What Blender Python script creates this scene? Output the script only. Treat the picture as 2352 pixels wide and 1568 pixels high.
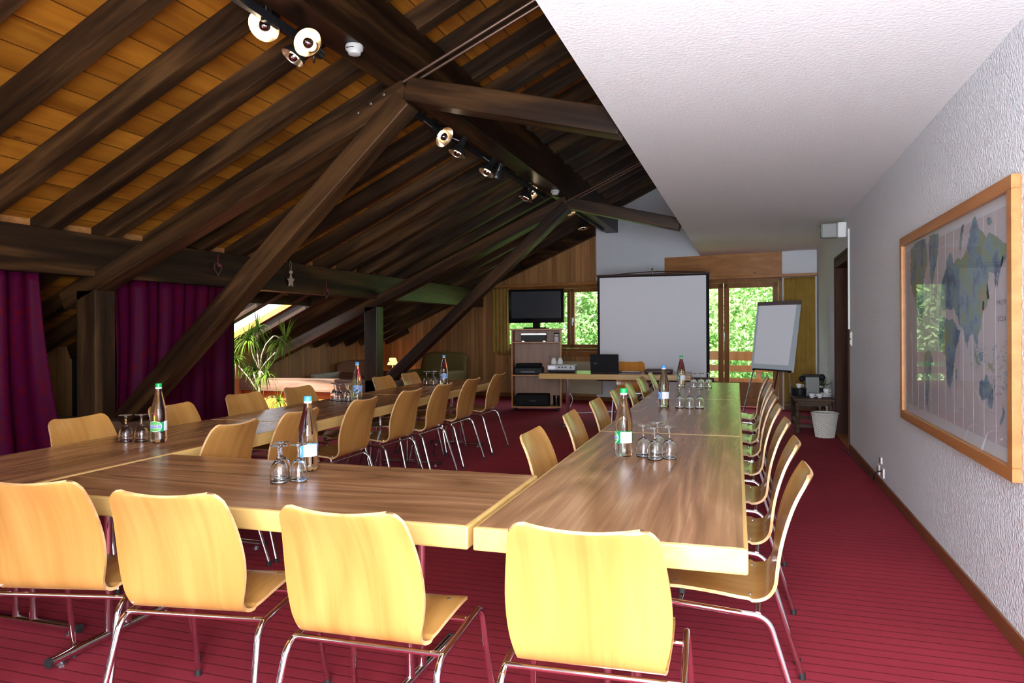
import bpy, math, random
from math import sin, cos, pi, sqrt
from mathutils import Vector, Matrix
random.seed(7)
S = bpy.context.scene
COL = S.collection
for o in list(bpy.data.objects): bpy.data.objects.remove(o)

# ------------------------------------------------------------------ camera
F = 1653.9; YAW, PIT, ROL = .3157, -.0012, -.0051; CX, CY = 1176.0, 757.44
EYE = Vector((0, 0, 1.32))
_f = Vector((-sin(YAW)*cos(PIT), cos(YAW)*cos(PIT), sin(PIT)))
_r = Vector((cos(YAW), sin(YAW), 0)); _u = _r.cross(_f)
RT = cos(ROL)*_r + sin(ROL)*_u; UP = -sin(ROL)*_r + cos(ROL)*_u; FW = _f
cam_d = bpy.data.cameras.new('camera'); cam = bpy.data.objects.new('camera', cam_d); COL.objects.link(cam)
cam.matrix_world = Matrix(((RT.x, UP.x, -FW.x, EYE.x), (RT.y, UP.y, -FW.y, EYE.y), (RT.z, UP.z, -FW.z, EYE.z), (0, 0, 0, 1)))
cam_d.sensor_width = 36; cam_d.lens = F/2352*36; cam_d.shift_y = -(784-CY)/2352
cam_d.clip_start = .05; cam_d.clip_end = 200
S.camera = cam
S.view_settings.view_transform = 'Standard'; S.view_settings.look = 'None'
S.view_settings.gamma = 1; S.view_settings.exposure = 1.25
try: S.view_settings.use_curve_mapping = False
except Exception: pass

def ray(u, v): return (u-CX)/F*RT - (v-CY)/F*UP + FW
def atz(u, v, z): d = ray(u, v); return EYE + d*((z-EYE.z)/d.z)
def atx(u, v, x): d = ray(u, v); return EYE + d*(x/d.x)
def aty(u, v, y): d = ray(u, v); return EYE + d*(y/d.y)
def atg(u, v, off=0.0):                      # on the skewed gable wall
    d = ray(u, v); n = Vector((.2, 1, 0)); p = Vector((1.05, 12.3-off, 0)); return EYE + d*(n.dot(p-EYE)/n.dot(d))

# ------------------------------------------------------------------ world, sun, daylight
W = bpy.data.worlds.new('sky'); S.world = W; W.use_nodes = True
nt = W.node_tree; nt.nodes.clear()
wo = nt.nodes.new('ShaderNodeOutputWorld'); bg = nt.nodes.new('ShaderNodeBackground')
bg.inputs[0].default_value = (.72, .86, 1, 1); bg.inputs[1].default_value = 3.2
nt.links.new(bg.outputs[0], wo.inputs[0])

def light(name, kind, loc, energy, color=(1, 1, 1), size=1, size_y=None, direction=None, parent=None, spot=None):
    l = bpy.data.lights.new(name, kind); l.energy = energy; l.color = color
    if kind == 'AREA':
        l.size = size
        if size_y: l.shape = 'RECTANGLE'; l.size_y = size_y
    elif kind == 'SUN': l.angle = size
    else: l.shadow_soft_size = size
    if spot: l.spot_size = spot; l.spot_blend = .6
    o = bpy.data.objects.new(name, l); COL.objects.link(o); o.location = loc
    if direction: o.rotation_euler = Vector(direction).to_track_quat('-Z', 'Y').to_euler()
    if parent: o.parent = parent
    return o
light('sun', 'SUN', (-4, -4, 9), 17.0, (1, .95, .86), math.radians(.6), direction=(.3, .6, -1))
# daylight that falls in through the window of the back wall, behind the camera
light('daylight_back_window', 'AREA', (0.25, -1.12, 1.3), 240, (.84, .93, 1), 1.7, 1.9, direction=(-.03, 1, 0.17))
light('fill_light_back_left', 'AREA', (-3.4, -1.12, 1.5), 7, (.95, .97, 1), 1.4, 1.4, direction=(0, 1, .1))  # extra fill lamp added on the left; the back wall has no window here

# ------------------------------------------------------------------ materials
def newmat(name):
    m = bpy.data.materials.new(name); m.use_nodes = True
    t = m.node_tree; t.nodes.clear()
    out = t.nodes.new('ShaderNodeOutputMaterial'); b = t.nodes.new('ShaderNodeBsdfPrincipled')
    t.links.new(b.outputs[0], out.inputs[0]); return m, t, b
def N(t, kind, **kw):
    n = t.nodes.new('ShaderNode'+kind)
    for k, v in kw.items():
        if k.startswith('i_'):
            key = k[2:]; n.inputs[int(key) if key.isdigit() else key.replace('_', ' ')].default_value = v
        else: setattr(n, k, v)
    return n
def L(t, a, b): t.links.new(a, b)
def rgb(c): return (c[0], c[1], c[2], 1)
def M(name, col, rough=.5, metal=0, spec=.5, emit=None, es=0, coat=0, bump=None, var=None, sss=0):
    m, t, b = newmat(name)
    b.inputs['Base Color'].default_value = rgb(col); b.inputs['Roughness'].default_value = rough
    b.inputs['Metallic'].default_value = metal; b.inputs['Specular IOR Level'].default_value = spec
    b.inputs['Coat Weight'].default_value = coat
    if emit: b.inputs['Emission Color'].default_value = rgb(emit); b.inputs['Emission Strength'].default_value = es
    tc = N(t, 'TexCoord')
    if var:                                       # (other colour, scale)
        n = N(t, 'TexNoise', i_Scale=var[1], i_Detail=4.0); L(t, tc.outputs['Object'], n.inputs['Vector'])
        r = N(t, 'ValToRGB'); r.color_ramp.elements[0].position = .35; r.color_ramp.elements[1].position = .65
        r.color_ramp.elements[0].color = rgb(col); r.color_ramp.elements[1].color = rgb(var[0])
        L(t, n.outputs[0], r.inputs[0]); L(t, r.outputs[0], b.inputs['Base Color'])
    if bump:                                      # (scale, strength, distance)
        n = N(t, 'TexNoise', i_Scale=bump[0], i_Detail=3.0); L(t, tc.outputs['Object'], n.inputs['Vector'])
        bp = N(t, 'Bump', i_Strength=bump[1], i_Distance=bump[2]); L(t, n.outputs[0], bp.inputs['Height']); L(t, bp.outputs[0], b.inputs['Normal'])
    return m
def ramp(t, stops):
    r = N(t, 'ValToRGB'); e = r.color_ramp.elements
    while len(e) < len(stops): e.new(.5)
    for k, (p, c) in enumerate(stops): e[k].position = p; e[k].color = rgb(c)
    return r
def wood(name, cols, grain='X', scale=1.0, stretch=.06, rough=.4, planks=None, knots=None, waves=None, spec=.5, coat=0, bump=.15, rnd=True):
    """grain runs along one object axis; planks=(axis,width,gap colour); knots=(scale,radius,colour)"""
    m, t, b = newmat(name)
    tc = N(t, 'TexCoord'); vec = tc.outputs['Object']
    if rnd:
        oi = N(t, 'ObjectInfo'); mu = N(t, 'VectorMath', operation='SCALE'); mu.inputs[0].default_value = (13.7, 7.3, 5.1)
        L(t, oi.outputs['Random'], mu.inputs['Scale']); ad = N(t, 'VectorMath', operation='ADD')
        L(t, vec, ad.inputs[0]); L(t, mu.outputs[0], ad.inputs[1]); nv = ad.outputs[0]
    else: nv = vec
    line = None; pr = None
    if planks:
        sp = N(t, 'SeparateXYZ'); L(t, vec, sp.inputs[0])
        dv = N(t, 'Math', operation='DIVIDE', i_1=planks[1]); L(t, sp.outputs[planks[0]], dv.inputs[0])
        fr = N(t, 'Math', operation='FRACT'); L(t, dv.outputs[0], fr.inputs[0])
        fl = N(t, 'Math', operation='FLOOR'); L(t, dv.outputs[0], fl.inputs[0])
        line = N(t, 'Math', operation='LESS_THAN', i_1=.05); L(t, fr.outputs[0], line.inputs[0])
        wn = N(t, 'TexWhiteNoise', noise_dimensions='1D'); L(t, fl.outputs[0], wn.inputs['W'])
        pr = wn
        sc = N(t, 'VectorMath', operation='SCALE', i_Scale=9.0); L(t, wn.outputs['Color'], sc.inputs[0])
        a2 = N(t, 'VectorMath', operation='ADD'); L(t, nv, a2.inputs[0]); L(t, sc.outputs[0], a2.inputs[1]); nv = a2.outputs[0]
    st = [1, 1, 1]
    for g_ in grain: st['XYZ'.index(g_)] = stretch
    mp = N(t, 'Mapping'); mp.inputs['Scale'].default_value = [s*scale for s in st]; L(t, nv, mp.inputs['Vector'])
    n1 = N(t, 'TexNoise', i_Scale=14.0, i_Detail=8.0, i_Roughness=.62, i_Distortion=.4); L(t, mp.outputs[0], n1.inputs['Vector'])
    val = n1.outputs[0]
    if waves:
        mp2 = N(t, 'Mapping'); st2 = [waves[1] if a_ in grain else 1 for a_ in 'XYZ']
        mp2.inputs['Scale'].default_value = [s*scale for s in st2]; L(t, nv, mp2.inputs['Vector'])
        n2 = N(t, 'TexNoise', i_Scale=waves[0], i_Detail=2.0, i_Roughness=.4, i_Distortion=.3); L(t, mp2.outputs[0], n2.inputs['Vector'])
        ml = N(t, 'Math', operation='MULTIPLY', i_1=waves[2]); L(t, n2.outputs[0], ml.inputs[0])
        pp = N(t, 'Math', operation='PINGPONG', i_1=1.0); L(t, ml.outputs[0], pp.inputs[0])
        mx = N(t, 'Math', operation='MULTIPLY_ADD', i_1=.30, i_2=-.15); L(t, pp.outputs[0], mx.inputs[0])
        ad3 = N(t, 'Math', operation='ADD'); L(t, mx.outputs[0], ad3.inputs[0]); L(t, val, ad3.inputs[1]); val = ad3.outputs[0]
    k = len(cols); r = ramp(t, [(.28+.44*i/(k-1), c) for i, c in enumerate(cols)]); L(t, val, r.inputs[0])
    c = r.outputs[0]
    if pr:
        hs = N(t, 'HueSaturation'); ma = N(t, 'MapRange', i_3=.8, i_4=1.2); L(t, pr.outputs['Value'], ma.inputs[0]); L(t, ma.outputs[0], hs.inputs['Value']); L(t, c, hs.inputs['Color']); c = hs.outputs[0]
    if knots:
        mk = N(t, 'Mapping'); s3 = [.45 if a_ in grain else 1 for a_ in 'XYZ']; mk.inputs['Scale'].default_value = s3; L(t, nv, mk.inputs['Vector'])
        vo = N(t, 'TexVoronoi', i_Scale=knots[0]); L(t, mk.outputs[0], vo.inputs['Vector'])
        kr = ramp(t, [(knots[1]*.4, (1, 1, 1)), (knots[1], (0, 0, 0))]); L(t, vo.outputs['Distance'], kr.inputs[0])
        mix = N(t, 'MixRGB'); mix.inputs[2].default_value = rgb(knots[2]); L(t, kr.outputs[0], mix.inputs[0]); L(t, c, mix.inputs[1]); c = mix.outputs[0]
    if line:
        mix = N(t, 'MixRGB'); mix.inputs[2].default_value = rgb(planks[2]); L(t, line.outputs[0], mix.inputs[0]); L(t, c, mix.inputs[1]); c = mix.outputs[0]
    L(t, c, b.inputs['Base Color'])
    b.inputs['Roughness'].default_value = rough; b.inputs['Specular IOR Level'].default_value = spec; b.inputs['Coat Weight'].default_value = coat; b.inputs['Coat Roughness'].default_value = .15
    if bump:
        bp = N(t, 'Bump', i_Strength=bump, i_Distance=.002); L(t, val, bp.inputs['Height']); L(t, bp.outputs[0], b.inputs['Normal'])
    return m
def glass(name, col=(1, 1, 1), ior=1.45):
    m, t, b = newmat(name); b.inputs['Base Color'].default_value = rgb(col); b.inputs['Roughness'].default_value = 0
    b.inputs['IOR'].default_value = ior; b.inputs['Transmission Weight'].default_value = 1; return m
def pane(name, tint=(.97, .99, 1), pwr=5.0):
    m = bpy.data.materials.new(name); m.use_nodes = True; t = m.node_tree; t.nodes.clear()
    out = N(t, 'OutputMaterial'); tr = N(t, 'BsdfTransparent'); gl = N(t, 'BsdfGlossy', i_Roughness=.0); mx = N(t, 'MixShader'); fr = N(t, 'LayerWeight', i_Blend=.5); pw = N(t, 'Math', operation='POWER', i_1=pwr); L(t, fr.outputs['Facing'], pw.inputs[0]); ma = N(t, 'MapRange', i_3=.035, i_4=.95); L(t, pw.outputs[0], ma.inputs[0])
    tr.inputs[0].default_value = rgb(tint); L(t, ma.outputs[0], mx.inputs[0]); L(t, tr.outputs[0], mx.inputs[1]); L(t, gl.outputs[0], mx.inputs[2]); L(t, mx.outputs[0], out.inputs[0]); return m

DARK = [(.008, .003, .0012), (.024, .010, .0038), (.070, .031, .010)]
MT = {}
MT['beam'] = wood('dark_stained_timber', DARK, 'X', 1, .07, .42, waves=(2.0, .1, 9), knots=(1.6, .05, (.10, .04, .012)), bump=.25, spec=.28)
MT['sunlit_sill'] = wood('sunlit_toned_sill_timber', [(.05, .024, .014), (.12, .062, .038), (.22, .125, .085)], 'X', 1, .07, .5, waves=(2.0, .1, 9), bump=.25)  # sill timber coloured lighter to imitate the sun falling on it
MT['beamZ'] = wood('dark_stained_timber_upright', [(.008, .004, .0018), (.024, .011, .005), (.07, .034, .013)], 'Z', 1, .07, .4, waves=(2.0, .1, 9), bump=.25, spec=.3)
MT['rafter'] = wood('dark_brown_rafter_timber', [(.012, .005, .0018), (.032, .014, .005), (.085, .040, .013)], 'X', 1, .09, .55, waves=(1.6, .16, 8), knots=(2.2, .06, (.03, .012, .006)), bump=.25, spec=.25)
MT['boards'] = wood('orange_pine_boards', [(.24, .075, .005), (.34, .118, .009), (.43, .165, .015)], 'Y', 1, .08, .42, planks=(0, .17, (.10, .03, .004)), knots=(2.3, .045, (.10, .025, .006)), waves=(1.2, .12, 10), rnd=False)
MT['panel'] = wood('knotty_pine_panelling', [(.29, .125, .04), (.40, .19, .07), (.50, .26, .105)], 'Z', 1, .07, .45, planks=(0, .095, (.13, .055, .02)), knots=(3.6, .06, (.10, .035, .012)), rnd=False)
MT['panelY'] = wood('knotty_pine_panelling_side', [(.27, .11, .03), (.38, .17, .055), (.47, .23, .08)], 'Z', 1, .07, .45, planks=(1, .095, (.12, .05, .018)), knots=(3.6, .06, (.10, .035, .012)), rnd=False)
MT['pine'] = wood('oiled_pine', [(.30, .12, .035), (.42, .18, .055), (.52, .25, .09)], 'X', 1, .07, .4, knots=(2.4, .05, (.12, .04, .015)))
MT['pineZ'] = wood('oiled_pine_upright', [(.26, .10, .03), (.36, .15, .045), (.45, .2, .07)], 'Z', 1, .07, .4)
MT['frame'] = wood('reddish_window_frame_timber', [(.20, .075, .02), (.28, .11, .03), (.34, .14, .042)], 'Z', 1, .07, .35)
MT['cab'] = wood('knotty_cabinet_back', [(.20, .085, .04), (.30, .135, .065), (.37, .18, .09)], 'Z', 1, .1, .45, knots=(4.5, .085, (.06, .018, .014)))
MT['cabedge'] = wood('orange_cabinet_edge', [(.34, .12, .02), (.45, .17, .03), (.52, .21, .045)], 'X', 1, .1, .4)
MT['table'] = wood('brown_walnut_laminate', [(.215, .098, .042), (.28, .132, .060), (.33, .162, .077), (.41, .22, .112)], 'X', 2.2, .035, .27, waves=(1.1, .15, 24), bump=.04, spec=.5)
MT['edge'] = wood('lacquered_beech_edge', [(.50, .29, .085), (.60, .37, .12), (.66, .43, .16)], 'X', 1, .05, .3, bump=.04)
MT['ply'] = wood('lacquered_beech_plywood', [(.365, .165, .038), (.415, .198, .050), (.46, .232, .062)], 'YZ', 2.0, .05, .27, waves=(1.2, .25, 12), bump=.03, spec=.5, coat=.25)
MT['plyrim'] = wood('pale_plywood_rim', [(.34, .15, .05), (.56, .33, .15), (.64, .42, .22)], 'Y', 1, .5, .4)
MT['plyO'] = wood('orange_plywood', [(.52, .19, .03), (.62, .25, .045), (.70, .31, .07)], 'YZ', 1.6, .045, .22, bump=.03, coat=.4)
MT['chrome'] = M('chrome_tube', (.78, .78, .80), .09, 1)
MT['steel'] = M('brushed_steel', (.55, .55, .57), .3, 1)
MT['blackrub'] = M('black_rubber', (.012, .012, .013), .6)
MT['black'] = M('black_plastic', (.010, .010, .012), .45, spec=.2)
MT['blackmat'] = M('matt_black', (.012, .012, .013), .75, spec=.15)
MT['white'] = M('white_plastic', (.72, .72, .70), .4)
MT['plaster'] = M('white_textured_plaster', (.78, .80, .84), .85, bump=(70, 1.0, .012), spec=.2)
MT['ceil'] = M('white_ceiling_plaster', (.84, .84, .84), .9, bump=(60, .5, .006), spec=.2)
MT['skirt'] = wood('brown_skirting', [(.13, .04, .012), (.19, .065, .02), (.24, .085, .027)], 'Y', 1, .07, .4)
MT['door'] = wood('dark_brown_door_timber', [(.030, .010, .006), (.055, .019, .010), (.085, .032, .015)], 'Z', 1, .08, .6, spec=.15)
MT['glassb'] = glass('bottle_glass', (.97, 1, .985), 1.36)
MT['glassw'] = glass('wine_glass', (1, 1, 1), 1.46)
MT['pane'] = pane('window_pane')
MT['perspex'] = pane('map_glazing', (1, 1, 1), 12.0)
MT['radiator'] = M('cream_radiator_enamel', (.50, .45, .33), .4)
MT['lampshade'] = M('lit_cream_shade', (.75, .5, .25), .8, emit=(1, .55, .2), es=.9)
MT['gold'] = M('mustard_curtain_cloth', (.34, .20, .035), .8, var=((.40, .25, .05), 6), bump=(300, .2, .001))
MT['olive'] = M('olive_upholstery', (.17, .12, .03), .8, bump=(200, .3, .002))
MT['rust'] = M('reddish_brown_upholstery', (.22, .08, .035), .8, bump=(200, .3, .002))
MT['screen'] = M('projection_fabric', (.74, .73, .78), .8)
MT['paper'] = M('white_paper', (.80, .78, .84), .7)
MT['grey'] = M('grey_board', (.42, .45, .50), .5)
MT['wicker'] = M('white_wicker', (.62, .58, .53), .7)
MT['porcelain'] = M('white_porcelain', (.78, .76, .76), .2)
MT['bark'] = M('pale_bark', (.42, .33, .23), .8, var=((.25, .18, .11), 30))
MT['boltm'] = M('dark_bolt_metal', (.12, .08, .055), .4, .8)
MT['offwhite'] = M('detector_plastic', (.52, .51, .49), .45)
MT['burgundy'] = M('brown_enamel', (.05, .018, .014), .4)
MT['leaf'] = None
# carpet
m, t, b = newmat('red_ribbed_carpet'); tc = N(t, 'TexCoord'); sp = N(t, 'SeparateXYZ'); L(t, tc.outputs['Object'], sp.inputs[0])
nz = N(t, 'TexNoise', i_Scale=25.0, i_Detail=2.0); L(t, tc.outputs['Object'], nz.inputs['Vector'])
sx = N(t, 'Math', operation='MULTIPLY', i_1=.0225); L(t, sp.outputs[0], sx.inputs[0])
wob = N(t, 'Math', operation='MULTIPLY_ADD', i_1=.006); L(t, nz.outputs[0], wob.inputs[0]); L(t, sp.outputs[1], wob.inputs[2])
dv = N(t, 'Math', operation='DIVIDE', i_1=.071); L(t, wob.outputs[0], dv.inputs[0]); fr = N(t, 'Math', operation='FRACT'); L(t, dv.outputs[0], fr.inputs[0])
ln = ramp(t, [(.0, (.55, .55, .55)), (.045, (.5, .5, .5)), (.11, (1, 1, 1)), (.93, (1, 1, 1)), (1, (.6, .6, .6))]); L(t, fr.outputs[0], ln.inputs[0])
n2 = N(t, 'TexNoise', i_Scale=420.0, i_Detail=2.0); L(t, tc.outputs['Object'], n2.inputs['Vector'])
cr = ramp(t, [(.3, (.215, .016, .028)), (.7, (.335, .036, .055))]); L(t, n2.outputs[0], cr.inputs[0])
n3 = N(t, 'TexNoise', i_Scale=1.3, i_Detail=4.0); L(t, tc.outputs['Object'], n3.inputs['Vector'])
c3 = ramp(t, [(.35, (.86, .86, .86)), (.65, (1.0, 1.0, 1.0))]); L(t, n3.outputs[0], c3.inputs[0])
mx = N(t, 'MixRGB', blend_type='MULTIPLY'); mx.inputs[0].default_value = 1; L(t, cr.outputs[0], mx.inputs[1]); L(t, ln.outputs[0], mx.inputs[2])
mx2 = N(t, 'MixRGB', blend_type='MULTIPLY'); mx2.inputs[0].default_value = 1; L(t, mx.outputs[0], mx2.inputs[1]); L(t, c3.outputs[0], mx2.inputs[2])
L(t, mx2.outputs[0], b.inputs['Base Color']); b.inputs['Roughness'].default_value = .95; b.inputs['Specular IOR Level'].default_value = .1

bp = N(t, 'Bump', i_Strength=.6, i_Distance=.003); L(t, ln.outputs[0], bp.inputs['Height']); L(t, bp.outputs[0], b.inputs['Normal']); MT['carpet'] = m
# brocade curtain
m, t, b = newmat('burgundy_brocade'); tc = N(t, 'TexCoord'); mp = N(t, 'Mapping'); mp.inputs['Scale'].default_value = (1, 1, .75); L(t, tc.outputs['Object'], mp.inputs['Vector'])
nn = N(t, 'TexNoise', i_Scale=6.0, i_Detail=2.0); L(t, mp.outputs[0], nn.inputs['Vector'])
vo = N(t, 'TexVoronoi', i_Scale=19.0); L(t, mp.outputs[0], vo.inputs['Vector'])
r1 = ramp(t, [(.17, (1, 1, 1)), (.23, (0, 0, 0))]); L(t, vo.outputs['Distance'], r1.inputs[0])
r2 = ramp(t, [(.49, (0, 0, 0)), (.5, (1, 1, 1)), (.515, (1, 1, 1)), (.525, (0, 0, 0))]); L(t, nn.outputs[0], r2.inputs[0])
ad = N(t, 'MixRGB', blend_type='LIGHTEN'); ad.inputs[0].default_value = 1; L(t, r1.outputs[0], ad.inputs[1]); L(t, r2.outputs[0], ad.inputs[2])
mc = N(t, 'MixRGB'); mc.inputs[1].default_value = (.050, .0015, .018, 1); mc.inputs[2].default_value = (.075, .001, .005, 1); L(t, ad.outputs[0], mc.inputs[0]); L(t, mc.outputs[0], b.inputs['Base Color'])
b.inputs['Roughness'].default_value = .5; b.inputs['Specular IOR Level'].default_value = .03; b.inputs['Sheen Tint'].default_value = (.6, .1, .3, 1); b.inputs['Transmission Weight'].default_value = 0
MT['brocade'] = m
# map land
m, t, b = newmat('printed_map_land'); tc = N(t, 'TexCoord'); n1 = N(t, 'TexNoise', i_Scale=5.0, i_Detail=9.0, i_Roughness=.7); L(t, tc.outputs['Object'], n1.inputs['Vector'])
r1 = ramp(t, [(.34, (.10, .11, .15)), (.43, (.12, .18, .27)), (.50, (.20, .31, .40)), (.56, (.22, .30, .16)), (.66, (.34, .28, .22))]); L(t, n1.outputs[0], r1.inputs[0]); L(t, r1.outputs[0], b.inputs['Base Color']); b.inputs['Roughness'].default_value = .6; MT['land'] = m
MT['sea'] = M('printed_map_sea', (.50, .47, .50), .6)
# leaves
def leafmat(name, c1, c2, tr=.35):
    m = bpy.data.materials.new(name); m.use_nodes = True; t = m.node_tree; t.nodes.clear(); out = N(t, 'OutputMaterial')
    d = N(t, 'BsdfDiffuse'); q = N(t, 'BsdfTranslucent'); mx = N(t, 'MixShader'); mx.inputs[0].default_value = tr
    tc = N(t, 'TexCoord'); n = N(t, 'TexNoise', i_Scale=1.6, i_Detail=5.0); L(t, tc.outputs['Object'], n.inputs['Vector']); r = ramp(t, [(.35, c1), (.65, c2)]); L(t, n.outputs[0], r.inputs[0])
    L(t, r.outputs[0], d.inputs[0]); L(t, r.outputs[0], q.inputs[0]); L(t, d.outputs[0], mx.inputs[1]); L(t, q.outputs[0], mx.inputs[2]); L(t, mx.outputs[0], out.inputs[0]); return m
MT['tree'] = leafmat('sunlit_tree_leaves', (.13, .27, .06), (.42, .55, .24), .45)
MT['leaf'] = leafmat('dracaena_leaf', (.03, .08, .012), (.16, .22, .03))
MT['grass'] = M('meadow', (.16, .30, .06), .9)

# ------------------------------------------------------------------ mesh builder
class MB:
    def __init__(s): s.v = []; s.f = []; s.m = []
    def add(s, vs, fs, mi=0):
        o = len(s.v); s.v += [tuple(p) for p in vs]; s.f += [tuple(i+o for i in f) for f in fs]; s.m += [mi]*len(fs); return s
    def hexa(s, p, mi=0): return s.add(p, [(0, 3, 2, 1), (4, 5, 6, 7), (0, 1, 5, 4), (1, 2, 6, 5), (2, 3, 7, 6), (3, 0, 4, 7)], mi)
    def box(s, x0, x1, y0, y1, z0, z1, mi=0): return s.hexa([(x0, y0, z0), (x1, y0, z0), (x1, y1, z0), (x0, y1, z0), (x0, y0, z1), (x1, y0, z1), (x1, y1, z1), (x0, y1, z1)], mi)
    def prism(s, poly, d, mi=0):
        n = len(poly); d = Vector(d); a = [Vector(p) for p in poly]
        return s.add(a+[p+d for p in a], [tuple(range(n))[::-1], tuple(range(n, 2*n))]+[(i, (i+1) % n, n+(i+1) % n, n+i) for i in range(n)], mi)
    def tube(s, pts, r, n=10, mi=0, caps=True):
        pts = [Vector(p) for p in pts]; k = len(pts); rs = r if isinstance(r, (list, tuple)) else [r]*k
        t0 = (pts[1]-pts[0]).normalized(); a = t0.orthogonal().normalized(); vs = []
        for i in range(k):
            t = ((pts[min(i+1, k-1)]-pts[max(i-1, 0)])).normalized(); a = (a-t*a.dot(t)).normalized(); b_ = t.cross(a)
            for j in range(n): q = 2*pi*j/n; vs.append(pts[i]+(a*cos(q)+b_*sin(q))*rs[i])
        fs = [(i*n+j, i*n+(j+1) % n, (i+1)*n+(j+1) % n, (i+1)*n+j) for i in range(k-1) for j in range(n)]
        if caps: fs += [tuple(range(n))[::-1], tuple(range((k-1)*n, k*n))]
        return s.add(vs, fs, mi)
    def lathe(s, prof, n=20, c=(0, 0, 0), mi=0, axis=None, cap=True):
        c = Vector(c); ax = Vector(axis).normalized() if axis else Vector((0, 0, 1)); a = ax.orthogonal().normalized(); b_ = ax.cross(a); vs = []
        for r, z in prof:
            for j in range(n): q = 2*pi*j/n; vs.append(c+ax*z+(a*cos(q)+b_*sin(q))*r)
        k = len(prof); fs = [(i*n+j, i*n+(j+1) % n, (i+1)*n+(j+1) % n, (i+1)*n+j) for i in range(k-1) for j in range(n)]
        if cap: fs += [tuple(range(n))[::-1], tuple(range((k-1)*n, k*n))]
        return s.add(vs, fs, mi)
    def ball(s, c, r, n=10, mi=0, sq=(1, 1, 1)):
        prof = [(max(.0001, r*sin(pi*i/n)), -r*cos(pi*i/n)) for i in range(n+1)]; k = len(s.v); s.lathe(prof, 2*n, (0, 0, 0), mi)
        s.v[k:] = [(c[0]+x*sq[0], c[1]+y*sq[1], c[2]+z*sq[2]) for x, y, z in s.v[k:]]; return s
    def surf(s, fn, nu, nv, mi=0):
        return s.add([fn(i/nu, j/nv) for j in range(nv+1) for i in range(nu+1)], [(j*(nu+1)+i, j*(nu+1)+i+1, (j+1)*(nu+1)+i+1, (j+1)*(nu+1)+i) for j in range(nv) for i in range(nu)], mi)
    def build(s, name, mats, parent=None, smooth=False, bevel=0, solid=0, sub=0, **props):
        me = bpy.data.meshes.new(name); me.from_pydata(s.v, [], s.f)
        mats = mats if isinstance(mats, (list, tuple)) else [mats]
        for q in mats: me.materials.append(MT[q] if isinstance(q, str) else q)
        if len(mats) > 1: me.polygons.foreach_set('material_index', s.m)
        if smooth:
            me.polygons.foreach_set('use_smooth', [True]*len(me.polygons))
            if smooth != 'all':
                try: me.set_sharp_from_angle(angle=math.radians(40))
                except Exception: pass
        me.update(); o = bpy.data.objects.new(name, me); COL.objects.link(o)
        if parent: o.parent = parent
        if solid: q = o.modifiers.new('solid', 'SOLIDIFY'); q.thickness = solid; q.offset = 0
        if bevel: q = o.modifiers.new('bevel', 'BEVEL'); q.width = bevel; q.segments = 2; q.limit_method = 'ANGLE'; q.angle_limit = math.radians(35)
        if sub: q = o.modifiers.new('sub', 'SUBSURF'); q.levels = sub; q.render_levels = sub
        for k, v in props.items(): o[k] = v
        return o
def rec(o):                                      # consistent outward normals
    import bmesh
    bm = bmesh.new(); bm.from_mesh(o.data); bmesh.ops.recalc_face_normals(bm, faces=bm.faces); bm.to_mesh(o.data); bm.free(); return o
def thing(name, label, cat, loc=(0, 0, 0), rz=0, group=None):
    o = bpy.data.objects.new(name, None); COL.objects.link(o); o.location = loc; o.rotation_euler = (0, 0, rz); o.empty_display_size = .1
    return tag(o, label, cat, group)
def tag(o, label, cat, group=None):
    o['label'] = label; o['category'] = cat
    if group: o['group'] = group
    return o
def struct(o): o['kind'] = 'structure'; return o
def dup(root, loc, rz, label, group=None, name=None):
    r = root.copy(); COL.objects.link(r); r.location = loc; r.rotation_euler = (0, 0, rz); r['label'] = label
    if group: r['group'] = group
    for ch in list(root.children):
        c = ch.copy(); COL.objects.link(c); c.parent = r
        for g in ch.children: d = g.copy(); COL.objects.link(d); d.parent = c
    return r
def fillet(pts, rad, n=6):
    pts = [Vector(p) for p in pts]; out = [pts[0]]
    for i in range(1, len(pts)-1):
        a, b_, c = pts[i-1], pts[i], pts[i+1]; r = rad[i-1] if isinstance(rad, (list, tuple)) else rad
        p = b_+(a-b_).normalized()*r; q = b_+(c-b_).normalized()*r
        for k in range(n+1): u = k/n; out.append(p*(1-u)**2+b_*2*u*(1-u)+q*u*u)
    return out+[pts[-1]]
def beam(name, p0, p1, w, h, mat='beam', up=(0, 0, 1), parent=None, bevel=.006):
    """squared timber; local X runs along it. w across, h in the up direction"""
    p0, p1 = Vector(p0), Vector(p1); x = (p1-p0); ln = x.length; x.normalize(); y = Vector(up).cross(x).normalized(); z = x.cross(y)
    o = MB().box(0, ln, -w/2, w/2, -h/2, h/2).build(name, mat, parent, bevel=bevel)
    o.matrix_world = Matrix(((x.x, y.x, z.x, p0.x), (x.y, y.y, z.y, p0.y), (x.z, y.z, z.z, p0.z), (0, 0, 0, 1))); return o
def textmesh(txt, size, mat, name, parent, fn, extr=.0):
    c = bpy.data.curves.new('t', 'FONT'); c.body = txt; c.size = size; c.align_x = 'CENTER'; c.align_y = 'CENTER'; c.extrude = extr
    tmp = bpy.data.objects.new('t', c); COL.objects.link(tmp); dg = bpy.context.evaluated_depsgraph_get(); me = bpy.data.meshes.new_from_object(tmp.evaluated_get(dg))
    bpy.data.objects.remove(tmp); 
    for v in me.vertices: v.co = Vector(fn(v.co.x, v.co.y, v.co.z))
    me.materials.clear(); me.materials.append(MT[mat] if isinstance(mat, str) else mat); me.name = name
    o = bpy.data.objects.new(name, me); COL.objects.link(o)
    if parent: o.parent = parent
    return o

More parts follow.
